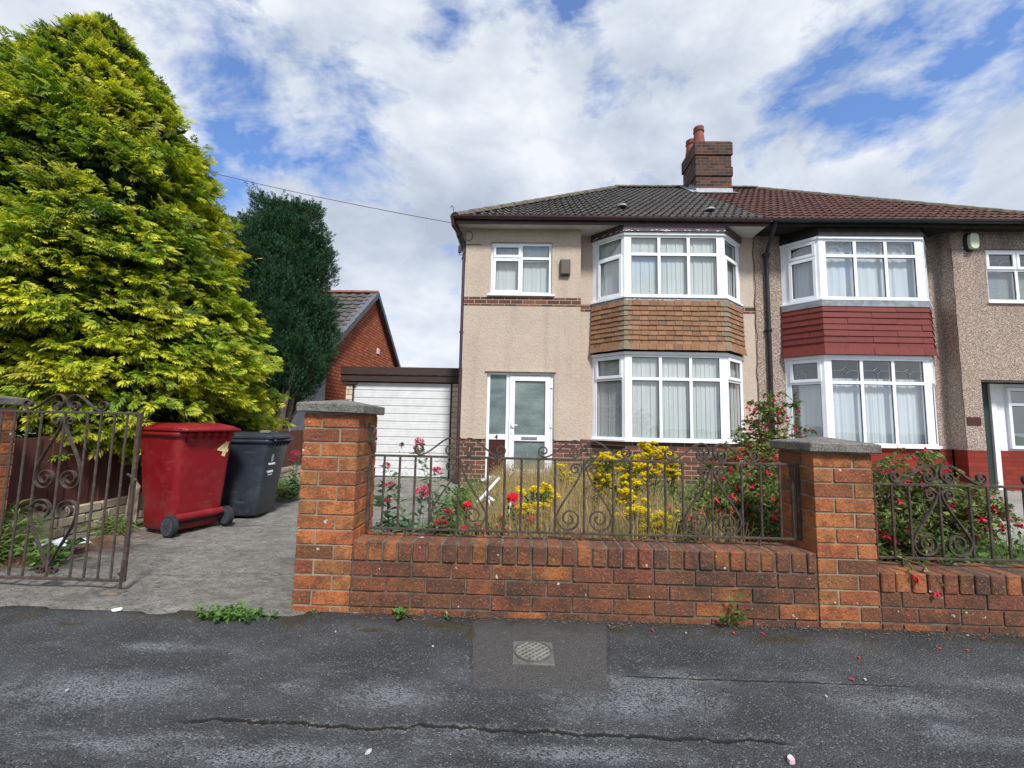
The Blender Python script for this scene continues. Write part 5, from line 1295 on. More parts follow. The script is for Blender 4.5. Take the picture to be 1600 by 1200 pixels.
M['rose'] = m_leaf('rose_red', (.80,.012,.045), (.92,.04,.09), .5, .3)
M['rosefade'] = m_leaf('faded_rose', (.85,.22,.13), (.92,.36,.25), .6, .3)
M['straw'] = m_leaf('dry_grass_blade', (.28,.20,.085), (.58,.46,.24), .8, .3, extra=(.42,.32,.15))
M['grass'] = m_leaf('green_grass_blade', (.08,.15,.03), (.24,.32,.09), .7, .3)
def stems_and_leaves(T, stems, mat_leaf, nl, ls, lw, stem_r=.003, stem_mat='stem', name='foliage', seed=1, from_t=.1, spread=.5, bend=None, flat=.45):
    """stems: list of point lists; leaves scattered along them"""
    r = np.random.default_rng(seed); m = MB(); Ps, Ds = [], []
    for pts in stems:
        n = len(pts); m.tube(pts, [stem_r*(1-.6*i/(n-1)) for i in range(n)], 4, cap=False)
        A = np.array(pts)
        tt = from_t+(1-from_t)*r.random(nl); f = tt*(n-1); i = np.minimum(f.astype(int), n-2); fr = (f-i)[:,None]
        p = A[i]*(1-fr)+A[i+1]*fr; d = unit(A[i+1]-A[i]); a = r.uniform(0,2*PI,nl)
        rad = np.stack([np.cos(a), np.sin(a), r.normal(0,.3,nl)],1)
        Ps.append(p+rad*.004); Ds.append(unit(rad*spread*1.6+d*.7+r.normal(0,.15,(nl,3))))
    m.build('stem', M[stem_mat], T)
    P = np.concatenate(Ps); D = np.concatenate(Ds); n = len(P)
    return foliage(name, P, D, r.uniform(ls*.6,ls*1.2,n), r.uniform(lw*.6,lw*1.2,n), mat_leaf, T, seed=seed+1, droop=.2, flat=flat)
def curve(p0, d, L, droop, n=6, wob=.02):
    pts = [tuple(p0)]; p = Vector(p0); d = Vector(d).normalized()
    for i in range(n):
        d = (d+Vector((rnd.gauss(0,wob),rnd.gauss(0,wob),-droop/n))).normalized(); p = p+d*(L/n); pts.append(tuple(p))
    return pts
def ragwort(label, x, y, h, nst, sp):
    T = thing('ragwort_plant', label, 'flower', (x, y, 0), 0, 'yellow ragwort in the front garden'); st = []; heads = []
    for i in range(nst):
        a = rnd.uniform(0,2*PI); q = rnd.uniform(0,sp); L = h*rnd.uniform(.72,1.03)
        tip = (x+q*math.cos(a), y+q*math.sin(a), L)
        mid = (x+q*.35*math.cos(a)+rnd.gauss(0,.015), y+q*.35*math.sin(a), L*.5)
        st.append([(x+.2*q*math.cos(a),y+.2*q*math.sin(a),0), mid, ((mid[0]*.4+tip[0]*.6),(mid[1]*.4+tip[1]*.6),L*.82), tip])
        for _ in range(rnd.randint(6,9)):
            b = rnd.uniform(0,2*PI); w = rnd.uniform(.02,.10); hz = (tip[0]+w*math.cos(b), tip[1]+w*math.sin(b), L+rnd.choice((rnd.uniform(-.04,.03),rnd.uniform(-.20,-.02)))); st.append([st[-1][-2] if len(st[-1]) > 3 else (tip[0],tip[1],L*.86), hz]); heads.append((hz, rnd.choice((rnd.uniform(.014,.026), rnd.uniform(.024,.042)))))
    st4 = [s if len(s) > 2 else [s[0], tuple((a_+b_)/2 for a_, b_ in zip(*s)), s[1]] for s in st]
    stems_and_leaves(T, [s for s in st4 if len(s) == 4], M['wildleaf'], 26, .085, .024, .004, seed=int(x*100)+5000, from_t=.02)
    m = MB(); 
    for s in st4:
        if len(s) == 3: m.tube(s, .0018, 4, cap=False)
    m.build('stem', M['stem'], T)
    r = np.random.default_rng(int(x*1000)+9000)
    for (c_, w) in heads:
        k = int(20+w*1000); a = r.uniform(0,2*PI,k); q = w*np.sqrt(r.random(k)); C_ = np.stack([c_[0]+q*np.cos(a), c_[1]+q*np.sin(a), c_[2]+.45*(w-q)+r.normal(0,.006,k)],1)
        P = np.repeat(C_, 5, 0); a = np.tile(np.arange(5)*2*PI/5, k)+np.repeat(r.uniform(0,6,k),5)
        D = unit(np.stack([np.cos(a), np.sin(a), r.normal(.25,.3,5*k)],1)); foliage('flower_head', P, D, .012, .0095, M['yellow'], T, seed=2, flat=.9)
def make_flower():
    me_ = []; dn = np.array([0,0,-1.]); Pp, Dd, Ll, Ww = [], [], [], []; o0 = np.zeros(3)
    for k_ in range(3): a = k_*2*PI/3; Pp.append(o0+np.array([.003*math.cos(a),.003*math.sin(a),0])); Dd.append(dn+np.array([.10*math.cos(a),.10*math.sin(a),0])); Ll.append(.028); Ww.append(.012)
    for k_ in range(4): a = k_*PI/2; Pp.append(o0+dn*.020); Dd.append(np.array([math.cos(a),math.sin(a),-.75])); Ll.append(.028); Ww.append(.012)
    for k_ in range(3): a = k_*2*PI/3+.5; Pp.append(o0+dn*.024); Dd.append(np.array([.35*math.cos(a),.35*math.sin(a),-1.])); Ll.append(.018); Ww.append(.012)
    o = foliage('flower', np.array(Pp), unit(np.array(Dd)), np.array(Ll), np.array(Ww), M['fred'], None, seed=1, flat=.2)
    o.data.materials.append(M['fpurple'])
    for p_ in list(o.data.polygons)[7:]: p_.material_index = 1
    COL.objects.unlink(o); return o
FLOWER = make_flower()
def fuchsia(label, x, y, rx, ry, h, nst, nfl, base_n=900, seed=1, ls=.040, group='fuchsias', lean=(0,0), z0=0):
    T = thing('fuchsia_bush', label, 'shrub', (x, y, 0), 0, group); r = np.random.default_rng(seed); st = []; tips = []
    for i in range(nst):
        a = r.uniform(0,2*PI); q = math.sqrt(r.random()); ex, ey = x+lean[0]+rx*q*math.cos(a), y+lean[1]+ry*q*math.sin(a); zt = h*(1-.35*q*q)*r.uniform(.8,1.05)
        p0 = np.array([x+.25*rx*q*math.cos(a), y+.25*ry*q*math.sin(a), z0]); p3 = np.array([ex,ey,zt]); p2 = p0*.35+p3*.65+np.array([0,0,.12*h]); p1 = p0*.7+p3*.3+np.array([0,0,.1*h])
        e = p3+np.array([.10*math.cos(a), .08*math.sin(a), -.09])*r.uniform(.3,1.1)
        st.append([tuple(p) for p in (p0,p1,p2,p3,e)]); tips += [p3, e, (p2+p3)/2, p2, p2*.5+p1*.5]
        for _ in range(3):   # side shoots
            f = r.uniform(.3,1); s0 = p1*(1-f)+p3*f; d = np.array([r.normal(0,1),r.normal(0,1),r.uniform(.0,.9)]); d /= np.linalg.norm(d); L = r.uniform(.08,.2)
            s1 = s0+d*L*.6; s2 = s0+d*L-np.array([0,0,L*.3]); st.append([tuple(s0),tuple(s1),tuple(s2)]); tips += [s2, s1]
    stems_and_leaves(T, st, M['fuchleaf'], 26, ls, ls*.5, .0035, 'redstem', seed=seed, from_t=.12, spread=.8)
    if base_n:
        P = r.normal(0,1,(base_n,3)); P = unit(P)*np.cbrt(r.random((base_n,1)))*np.array([rx*.95,ry*.95,h*.42])+np.array([x+lean[0]*.4,y+lean[1]*.4,h*.40]); P[:,2] = np.maximum(P[:,2], .03)
        foliage('undergrowth', P, unit(r.normal(0,1,(base_n,3))+np.array([0,-.2,.4])), r.uniform(ls*.7,ls*1.5,base_n), r.uniform(ls*.35,ls*.8,base_n), M['fuchleaf'], T, seed=seed+4)
    idx = r.integers(0,len(tips),nfl); C_ = np.array(tips)[idx]+r.normal(0,.02,(nfl,3)); C_[:,2] -= r.uniform(.0,.03,nfl)
    # each flower: hanging tube, four flared sepals, dark skirt
    for i, c_ in enumerate(C_[:100]):
        f = FLOWER.copy(); COL.objects.link(f); f.parent = T; f.location = Vector(c_)-T.location; f.rotation_euler = (r.normal(0,.25), r.normal(0,.25), r.uniform(0,6.28)); q = r.uniform(1.0,1.5); f.scale = (q,q,q)
    return T
def valerian(label, x, y, heads, nst=10, leaf=1.0):
    T = thing('valerian_plant', label, 'flower', (x, y, 0), 0, 'pink valerian'); r = np.random.default_rng(int(abs(x)*500+y*77)); st = []
    for (hx, hy, hz, w) in heads:
        st.append([(x+(hx-x)*.1,y+(hy-y)*.1,0),(x+(hx-x)*.3,y+(hy-y)*.4,hz*.45),(x+(hx-x)*.7,y+(hy-y)*.7,hz*.8),(hx,hy,hz)])
    for i in range(nst):
        a = rnd.uniform(0,2*PI); q = rnd.uniform(.03,.2); st.append(curve((x,y,0),(q*2*math.cos(a),q*2*math.sin(a),1),rnd.uniform(.2,.42),.3,4))
    stems_and_leaves(T, st, M['valleaf'], 34, .080*leaf, .030*leaf, .0035, seed=3+int(abs(x)*10), from_t=.0, spread=.7)
    for (hx, hy, hz, w) in heads:
        n = int(170*(w/.035)**1.3); d = unit(r.normal(0,1,(n,3))*np.array([1,1,.7])); foliage('flower_head', np.array([hx,hy,hz])+d*w*np.array([1,1,.7])*np.cbrt(r.random((n,1))), unit(d+np.array([0,0,.4])), .012, .010, M['pink'], T, seed=7)
def rose_bloom(T, c_, w, mat, seed, nm='bloom'):
    r = np.random.default_rng(seed); n = 34; d = unit(r.normal(0,1,(n,3))+np.array([0,-.3,.35])); rr = r.uniform(.12,.42,(n,1))*w
    P = np.array(c_)+d*rr*np.array([1,1,.85])-np.array([0,0,1.])*w*.2; D = unit(d*.5+np.array([0,0,1.])*r.uniform(.3,1,(n,1))+r.normal(0,.35,(n,3)))
    V, F = leafquads(P, D, r.uniform(.45,.7,n)*w, r.uniform(.45,.75,n)*w, .05, seed, d); mesh_np(nm, V, F, mat, T)
def rose(label, x, y, blooms, h=.5, rad=.22, nst=9, lt=130):
    T = thing('rose_bush', label, 'shrub', (x, y, 0), 0, 'rose bushes'); st = []
    for (bx,by,bz,w,m) in blooms: st.append([(x,y,0),(x+(bx-x)*.3,y+(by-y)*.3,bz*.5),(bx,by,bz)])
    for i in range(nst): a = rnd.uniform(0,2*PI); st.append(curve((x,y,0),(rad*1.6*math.cos(a),rad*1.6*math.sin(a),1),h*rnd.uniform(.6,1),.4,4))
    stems_and_leaves(T, st, M['wildleaf'], lt, .050, .032, .004, 'stem', seed=int(abs(x)*99)+7, from_t=.05, spread=.9)
    for i, (bx,by,bz,w,m) in enumerate(blooms): rose_bloom(T, (bx,by,bz), w, M[m], int(bx*1000)+i+5000)

ragwort('ragwort clump with bright yellow heads in the grass right below the door', *(0.162, 3.500), .585, 9, .15)
ragwort('small far ragwort plant against the brick plinth between door and bay', *(0.564, 5.400), .64, 4, .10)
ragwort('ragwort plant left of the tallest yellow clump, behind the middle scrolls', *(0.775, 4.300), .78, 8, .26)
ragwort('tallest ragwort clump in front of the bay plinth', *(0.958, 4.000), .88, 10, .22)
ragwort('ragwort plant reaching over the railing right of the middle scrolls', *(1.387, 4.600), .92, 8, .20)
ragwort('ragwort plant topped by the small curl of the right-hand scrolls', *(1.645, 4.700), .86, 7, .22)
ragwort('low yellow ragwort in front of the tallest clump', *(0.940, 3.400), .58, 7, .17)
ragwort('lowest ragwort, growing close behind the wall coping', *(0.973, 3.120), .47, 7, .08)
ragwort('little ragwort tangled in the left edge of the fuchsia', *(1.148, 3.200), .46, 5, .07)
fuchsia('dense fuchsia with red flowers filling the corner by the right pillar', *(1.857, 3.550), .56, .45, .84, 54, 100, 2300, 21)
fuchsia('low fuchsia spilling red flowers toward the wall coping', *(1.265, 3.150), .25, .2, .52, 18, 60, 700, 22)
fuchsia('tall airy fuchsia with hanging red flowers between the two bay windows', *(3.000, 5.200), .40, .3, 1.66, 36, 100, 0, 23, .050)
fuchsia('arching side of fuchsia reaching left under the bay window', *(2.593, 5.000), .42, .3, 1.08, 22, 130, 500, 24, .044)
fuchsia('large neighbour fuchsia behind the right-hand railing', *(3.222, 3.600), .50, .42, .98, 54, 100, 2600, 31)
fuchsia('leafy fuchsia trailing over the lower wall beside the short pillar', *(2.577, 3.000), .24, .14, .56, 22, 40, 1300, 33)
fuchsia('wispy fuchsia with bright flowers right of the neighbour railing scrolls', *(3.508, 3.500), .34, .3, .86, 14, 60, 260, 34)
tr = thing('fuchsia_spray', 'single flowering fuchsia spray hanging over the coping of the lower wall', 'branch', (2.35,2.62,.33))
stems_and_leaves(tr, [[(2.28,2.72,.37),(2.33,2.60,.36),(2.39,2.555,.30),(2.43,2.55,.23)],[(2.28,2.72,.37),(2.25,2.6,.38),(2.24,2.55,.33)]], M['fuchleaf'], 12, .03, .016, .0025, 'stem', seed=77)
P = np.array([(2.27,2.552,.30),(2.245,2.55,.315),(2.37,2.548,.225)]); foliage('flowers', np.repeat(P,5,0), unit(np.tile(np.array([[0,0,-1.],[.5,0,-.9],[-.5,0,-.9],[0,-.5,-.9],[.1,.1,-1]]),(3,1))), .035, .014, M['fred'], tr, seed=1)
valerian('valerian with a large pink head in front of the garage drive', *(-0.753, 3.150), [(*(-0.704, 3.100, 0.622),.055),(*(-1.042, 3.300, 0.782),.026),(*(-0.995, 3.300, 0.637),.026)], 12)
valerian('tall thin valerian whose top shows against the garage door', *(-0.726, 3.900), [(*(-0.939, 3.900, 0.943),.042),(*(-0.739, 3.800, 0.697),.042),(*(-0.991, 4.000, 0.878),.025)], 8)
valerian('leafy valerian close to the tall pillar', *(-0.872, 3.020), [(*(-0.935, 3.000, 0.570),.026),(*(-0.958, 3.000, 0.675),.016)], 26, 1.35)
vf = valerian('far valerian growing by the boundary fence behind the charcoal bin', *(-3.186, 6.000), [(*(-3.203, 6.000, 0.648),.06),(*(-3.233, 6.000, 0.557),.05)], 10)
rose('rose bush with one big red bloom left of the ragwort', *(-0.095, 3.350), [(*(-0.058, 3.300, 0.558),.075,'rose'),(*(0.079, 3.200, 0.421),.05,'rose'),(*(-0.144, 3.200, 0.443),.035,'rosefade'),(*(-0.156, 3.100, 0.392),.04,'rosefade'),(*(-0.090, 3.050, 0.388),.045,'rosefade')], .42, .22, 9)
rose('rose bush behind the left-hand scrolls with several red blooms', *(-0.440, 3.300), [(*(-0.393, 3.200, 0.516),.055,'rose'),(*(-0.530, 3.200, 0.471),.04,'rose'),(*(-0.553, 3.100, 0.427),.04,'rose'),(*(-0.594, 3.100, 0.413),.045,'rosefade'),(*(-0.285, 3.100, 0.394),.04,'rosefade'),(*(-0.388, 3.050, 0.381),.045,'rose')], .52, .27, 13, 80)
def clump(name, label, cat, x, y, h, rad, nst, mat='wildleaf', ls=.05, lw=.028, nl=20, group=None, z0=0):
    T = thing(name, label, cat, (x, y, 0), 0, group); st = []
    for i in range(nst): a = rnd.uniform(0,2*PI); q = rnd.random(); st.append(curve((x+rad*.3*q*math.cos(a),y+rad*.3*q*math.sin(a),z0),(rad/h*1.4*q*math.cos(a),rad/h*1.4*q*math.sin(a),1),h*rnd.uniform(.6,1),.35,4))
    stems_and_leaves(T, st, M[mat], nl, ls, lw, .0025, seed=int(abs(x)*71+y*13), from_t=.0, spread=.8); return T
clump('leafy_weed', 'pale green weed growing in front of the cream garage pier', 'plant', *(-0.706, 4.200), .62, .16, 14, nl=40)
clump('leafy_weed', 'dark leafy weed against the brick plinth left of the bay', 'plant', *(1.238, 6.600), .78, .30, 22, 'greenleaf', .07, .045, 34)
clump('leafy_weed', 'bright green weed below the ragwort near the coping', 'plant', *(0.742, 3.100), .42, .13, 16, nl=30)
clump('leafy_weed', 'lime green shrubby weed left of the short pillar', 'plant', *(2.481, 4.300), .86, .24, 18, 'grass', .06, .035, 40)
clump('leafy_weed', 'green weed creeping from the foot of the neighbour bush', 'plant', *(3.093, 3.200), .46, .26, 30, nl=30)
clump('leafy_weed', 'green weed at the far foot of the boundary fence', 'plant', *(-3.379, 6.100), .34, .25, 26, 'grass', .12, .012, 26)
clump('leafy_weed', 'grassy weed at the fence foot left of the red bin', 'plant', -3.98, 4.15, .20, .28, 22, 'grass', .11, .012, 22)
clump('leafy_weed', 'broad leaved weed behind the gate scrolls', 'plant', -3.45, 3.15, .22, .13, 12, 'wildleaf', .06, .05, 12)
clump('leafy_weed', 'long grass tuft at the left edge by the gate', 'plant', -4.0, 3.22, .42, .25, 46, 'grass', .2, .014, 18)
# weeds out of the joint between wall and pavement
def rosette(label, x, y, n, L, W, up=.7, z=0):
    T = thing('pavement_weed', label, 'weed', (x, y, 0), 0, 'weeds along the foot of the wall'); r = np.random.default_rng(int(abs(x)*333)+3)
    a = r.uniform(0,2*PI,n); P = np.stack([x+r.normal(0,.012,n), y+r.normal(0,.006,n), np.full(n,.0)],1); D = unit(np.stack([np.cos(a)*.8, np.sin(a)*.8-.15, r.uniform(up*.5,up*1.4,n)],1))
    # each leaf as two quads: stalk side and blade
    Ls = r.uniform(L*.6,L*1.1,n); foliage('leaves', P+D*Ls[:,None]*.35, D, Ls*.75, W*r.uniform(.7,1.1,n), M['wildleaf'], T, droop=.15, flat=.8, seed=3)
    m = MB()
    for i in range(n): m.tube([tuple(P[i]), tuple(P[i]+D[i]*Ls[i]*.5)], .0014, 4, cap=False)
    m.build('stem', M['stem'], T)
rosette('round leaved weed at the wall foot right of the tall pillar', .0+(-0.662, 2.500)[0], 2.535, 14, .075, .034)
rosette('small pale weed at the wall foot left of the trench patch', (-0.394, 2.500)[0], 2.535, 8, .055, .022)
rosette('tiny creeping weed at the foot of the tall pillar', (-1.186, 2.500)[0], 2.555, 22, .035, .012, .5)
T = thing('pavement_weed', 'upright serrated weed against the wall below the fuchsia corner', 'weed', ((1.205, 2.500)[0], 2.535, 0), 0, 'weeds along the foot of the wall')
x_ = (1.205, 2.500)[0]; stems_and_leaves(T, [[(x_,2.54,0),(x_+.01,2.52,.09),(x_+.015,2.51,.17)],[(x_,2.54,0),(x_-.03,2.52,.05),(x_-.05,2.5,.07)],[(x_,2.54,0),(x_+.04,2.52,.06),(x_+.05,2.5,.11)]], M['wildleaf'], 16, .05, .022, .003, seed=5, from_t=.2)
T = thing('pavement_weed', 'widest weed patch, sprawling over the pavement edge at the drive mouth', 'weed', ((-1.625, 2.450)[0], 2.46, 0), 0, 'weeds along the foot of the wall')
st = []
for i in range(44):
    bx = (-1.625, 2.450)[0]+rnd.gauss(0,.085); by = 2.47+rnd.gauss(0,.022); a = rnd.uniform(0,2*PI); st.append(curve((bx,by,0),(math.cos(a),math.sin(a)*.7,.9),rnd.uniform(.04,.085),.5,3))
stems_and_leaves(T, st, M['wildleaf'], 9, .040, .020, .0018, seed=8, from_t=.2, spread=.8, flat=.7)

# grass as stuff
def blades(name, n, xf, yf, hf, mat, w=.004, lean=.25, seed=1, zf=None, kind='stuff', label=None, cat='grass'):
    r = np.random.default_rng(seed); x = xf(r,n); y = yf(r,n,x); h = hf(r,n,x,y); a = r.uniform(0,2*PI,n); l = np.abs(r.normal(0,lean,n))
    z = np.zeros(n) if zf is None else zf(x,y)
    P0 = np.stack([x,y,z],1); d = np.stack([np.cos(a)*l,np.sin(a)*l,np.ones(n)],1); P1 = P0+d*(h*.55)[:,None]; d2 = d+np.stack([np.cos(a)*l*1.5,np.sin(a)*l*1.5,np.full(n,-.2)],1); P2 = P1+d2*(h*.45)[:,None]
    s = np.stack([-np.sin(a+r.normal(0,1,n)),np.cos(a+r.normal(0,1,n)),np.zeros(n)],1)*w*r.uniform(.6,1.3,(n,1))
    V = np.stack([P0-s,P0+s,P1+s*.8,P1-s*.8,P2+s*.25,P2-s*.25],1).reshape(-1,3); b = np.arange(n)*6
    F = np.concatenate([np.stack([b,b+1,b+2,b+3],1), np.stack([b+3,b+2,b+4,b+5],1)])
    o = mesh_np(name, V, F, mat); return tag(o, label, cat, kind=kind)
blades('dry_grass', 15000, lambda r,n: r.uniform(-.45,1.55,n), lambda r,n,x: 2.88+4.6*r.random(n)**1.3, lambda r,n,x,y: r.uniform(.28,.62,n)*np.interp(x,[-.5,0,1.2,1.6],[.8,1.05,1.05,.9]), M['straw'], .0026, .16, 2, label='tall dry straw coloured grass filling the front garden')
r0 = np.random.default_rng(44)
# seed heads of the dry grass
n = 9000; x = r0.uniform(-.4,1.5,n); y = 2.95+4.4*r0.random(n)**1.3; c_ = np.floor(r0.random(n)*900); cx_ = -.4+1.9*((c_*.618)%1); cy_ = 2.95+4.4*((c_*.754)%1)**1.3; hh = .42+.24*((c_*.37)%1)
P = np.stack([cx_+r0.normal(0,.004,n), cy_+r0.normal(0,.004,n), hh+r0.uniform(-.05,.05,n)],1)
tag(foliage('grass_seed_heads', P, unit(r0.normal(0,.4,(n,3))+np.array([0,0,1.])), .014, .0045, M['straw'], seed=2), 'feathery seed heads of the dry front garden grass', 'grass', kind='stuff')
blades('green_grass', 14000, lambda r,n: r.uniform(-.95,4.5,n), lambda r,n,x: 2.84+4.5*r.random(n)**1.5, lambda r,n,x,y: r.uniform(.10,.36,n), M['grass'], .003, .35, 3, label='green grass and weeds growing low through the front gardens')
n = 16000; x = r0.uniform(-.85,4.6,n); y = 2.86+4.8*r0.random(n)**1.4; P = np.stack([x,y,r0.uniform(.03,.30,n)*(1+.35*np.sin(3*x+2*y))],1)
den = (np.sin(4.1*x+1)+np.sin(3.3*y+2*x)+1.2 > r0.random(n)*2.2)&~((x > -.1)&(x < 1.1)); P = P[den]; n = len(P)
tag(foliage('ground_cover', P, unit(r0.normal(0,1,(n,3))+np.array([0,-.2,.7])), r0.uniform(.03,.07,n), r0.uniform(.012,.03,n), M['wildleaf'], seed=6), 'mixed leafy weeds covering the garden soil', 'weeds', kind='stuff')
M['needle'] = m_leaf('fallen_needles', (.16,.06,.02), (.36,.17,.06), .9, .05, extra=(.25,.10,.035))
n = 5200; t = r0.random(n); yv = 3.05+2.3*t; xv = -3.95+.25*np.sin(3*t)+r0.normal(0,.16,n)-.12*t; xv = np.maximum(xv, -4.22)
sel = r0.random(n) < np.clip(np.sin(yv*5.5+xv*3)+.95, .12, 1); xv, yv = xv[sel], yv[sel]; n = len(xv)
P = np.stack([xv+.15, yv, .012+np.array([max(dz(a,b),0) for a,b in zip(xv,yv)])+r0.uniform(0,.012,n)],1); a = r0.uniform(0,2*PI,n)
tag(foliage('fallen_needles', P, unit(np.stack([np.cos(a),np.sin(a),r0.normal(0,.12,n)],1)), r0.uniform(.02,.06,n), r0.uniform(.003,.008,n), M['needle'], seed=6, flat=.95), 'rusty brown conifer needles strewn along the fence side of the drive', 'needles', kind='stuff')
n = 900; P = np.stack([r0.uniform(-1.0,4.5,n), 2.555-np.abs(r0.normal(0,.035,n)), .006+r0.uniform(0,.004,n)],1); a = r0.uniform(0,2*PI,n)
tag(foliage('leaf_debris', P, unit(np.stack([np.cos(a),np.sin(a),r0.normal(0,.08,n)],1)), r0.uniform(.008,.026,n), r0.uniform(.003,.009,n), m_leaf('brown_debris', (.06,.035,.02), (.25,.17,.09), .9, 0), seed=6, flat=.95), 'crumbs of dead leaves along the foot of the wall', 'debris', kind='stuff')
n = 700; P = np.stack([r0.uniform(-3.4,4.2,n), 1.2+1.35*r0.random(n), np.full(n,.005)],1); a = r0.uniform(0,2*PI,n)
tag(foliage('pale_grit', P, unit(np.stack([np.cos(a),np.sin(a),r0.normal(0,.05,n)],1)), r0.uniform(.003,.008,n), r0.uniform(.003,.006,n), m_leaf('grit', (.10,.10,.095), (.36,.35,.33), .9, 0), seed=8, flat=.97), 'pale grit and crumbs scattered over the tarmac', 'grit', kind='stuff')

# ================================================================== small things
def shard(name, label, cat, x, y, a, L, W, mat, group=None, z=.008, th=.003):
    m = MB(); k_ = 7; top = []
    for i in range(k_):
        t = 2*PI*i/k_; q = rnd.uniform(.75,1.15); u, v = L/2*math.cos(t)*q, W/2*math.sin(t)*q; top.append((x+u*math.cos(a)-v*math.sin(a), y+u*math.sin(a)+v*math.cos(a)))
    m.prism(top, z-th, z+th*.6); return tag(m.build(name, mat, jitter=.0006), label, cat, group)
M['petal'] = m_plain('fallen_red_petal', (.62,.02,.05), .6, .2, 30, 0)
M['chip'] = m_plain('pale_stone_chip', (.40,.395,.38), .8, .15, 30, .2)
M['scrap'] = m_plain('pale_blue_plastic', (.66,.74,.80), .35, .1, 12, .1)
for (x, y) in ((0.741, 2.458), (1.183, 2.458), (1.34, 2.462), (1.685, 2.242), (1.51, 2.055), (2.548, 2.491), (2.189, 2.363), (2.321, 2.353)):
    shard('fallen_petal', 'small fallen fuchsia petal lying on the dark pavement', 'petal', x, y, rnd.uniform(0,3), .022, .008, M['petal'], 'fallen red petals')
for (x, y) in ((0.916, 2.441), (1.301, 1.922), (-0.424, 2.217), (-0.966, 2.331), (1.569, 2.058), (-1.827, 1.787), (2.488, 2.515)):
    shard('stone_chip', 'little pale stone chip on the dark pavement', 'stone', x, y, rnd.uniform(0,3), rnd.uniform(.012,.018), .009, M['chip'], 'pale stone chips')
x, y, z = (-2.305, 2.490, 0); shard('litter_scrap', 'bright white folded scrap at the left edge of the drive mouth', 'litter', x, y, .5, .055, .022, M['whitemark'], z=.014, th=.006)
x, y, z = (-1.195, 1.489, 0); 
x, y, z = (-0.499, 1.530, 0); shard('gum_spot', 'flattened grey chewing gum near the bottom of the pavement', 'gum', x, y, 1.2, .03, .018, M['chip'], z=.006, th=.001)
x, y, z = (0.930, 1.563, 0); shard('dropped_blossom', 'crumpled pale pink blossom at the bottom of the pavement', 'petal', x, y, 1.2, .03, .024, m_plain('pale_pink', (.62,.42,.45), .7, .2, 40, .2), z=.012, th=.008)
m = MB(); V_ = []
for j in range(5):
    for i in range(9): V_.append((-3.90+i*.045+.01*math.sin(j*3), 3.35+j*.05+.01*math.sin(i*2), .09+.02*math.sin(i*1.7+j)+.012*math.cos(j*2.3)))
m.add(V_, [(j*9+i, j*9+i+1, (j+1)*9+i+1, (j+1)*9+i) for j in range(4) for i in range(8)]); tag(m.build('plastic_sheet', M['scrap'], smooth=True), 'crumpled pale blue plastic sheet on the ground behind the gate', 'litter')
m = MB(); m.tube([(-4.05,4.35,.34),(-3.98,4.0,.50),(-3.90,3.75,.62)], [.035,.04,.028], 8); 
m = MB(); m.tube([(-3.93,4.30,.0),(-3.91,4.28,.18),(-3.86,4.22,.42),(-3.84,4.18,.47)], [.045,.05,.045,.02], 9); tag(m.build('broken_log', m_plain('split_pale_wood', (.34,.27,.20), .9, .4, 18, .8, .2, 40), jitter=.006), 'short broken log with pale split end leaning behind the gate post', 'log')
Wt = M['upvc']
T = thing('white_tubular_frame', 'white bent metal tube frame sticking out of the garden grass', 'frame', (*(-0.319, 4.100), 0))
for pts in ([(-0.215, 4.300, 0.579), (-0.310, 4.150, 0.480), (-0.397, 4.000, 0.390)], [(-0.342, 4.100, 0.451), (-0.303, 4.000, 0.445), (-0.239, 3.950, 0.415)], [(-0.317, 4.100, 0.434), (-0.293, 4.050, 0.384), ((-0.323, 4.000)[0],4.0,.0)]):
    m = MB(); m.tube(pts, .014, 8); m.build('tube', Wt, T, smooth=True)
m = MB(); m.tube([(-0.048, 3.600, 0.518), (-0.079, 3.600, 0.475), ((-0.129, 3.600)[0],3.6,.1)], .008, 6); tag(m.build('white_cane', Wt), 'thin white cane leaning beside the big red rose', 'cane')
# stop tap cover
cx, cy = .076, 2.197
T = thing('stop_tap_cover', 'small round iron cover in a square concrete surround in the pavement', 'manhole', (cx, cy, 0))
m = MB(); m.box(cx-.10,cx+.10,cy-.108,cy+.10,-.02,.0075); m.build('surround', m_plain('worn_surround', (.115,.11,.10), .85, .35, 22, .6, .2, 120), T, bevel=.003)
m = MB(); m.lathe([(.0,.0),(.094,.0),(.094,.013),(.088,.013),(.087,.0105),(.0,.0105)], (cx,cy,0), 40); cv = m.build('lid', m_plain('cast_iron_lid', (.085,.082,.072), .7, .35, 30, .4, .4, 120), T)
m = MB()
for s_ in (-1, 1):
    for k_ in range(-3, 4):
        d = k_*.024; L = math.sqrt(max(.082**2-d*d, 0)); ux, uy = math.cos(PI/4), s_*math.sin(PI/4); nx, ny = -uy, ux
        a = (cx+nx*d-ux*L, cy+ny*d-uy*L); b = (cx+nx*d+ux*L, cy+ny*d+uy*L); w_ = .0035
        m.add([(a[0]-nx*w_,a[1]-ny*w_,.0105),(b[0]-nx*w_,b[1]-ny*w_,.0105),(b[0]+nx*w_,b[1]+ny*w_,.0105),(a[0]+nx*w_,a[1]+ny*w_,.0105),(a[0],a[1],.0135+.0003*s_),(b[0],b[1],.0135+.0003*s_)], [(0,1,5,4),(2,3,4,5),(0,4,3),(1,2,5)])
m.build('raised_pattern', m_plain('worn_iron', (.16,.155,.135), .6, .3, 30, .2, .5), cv)

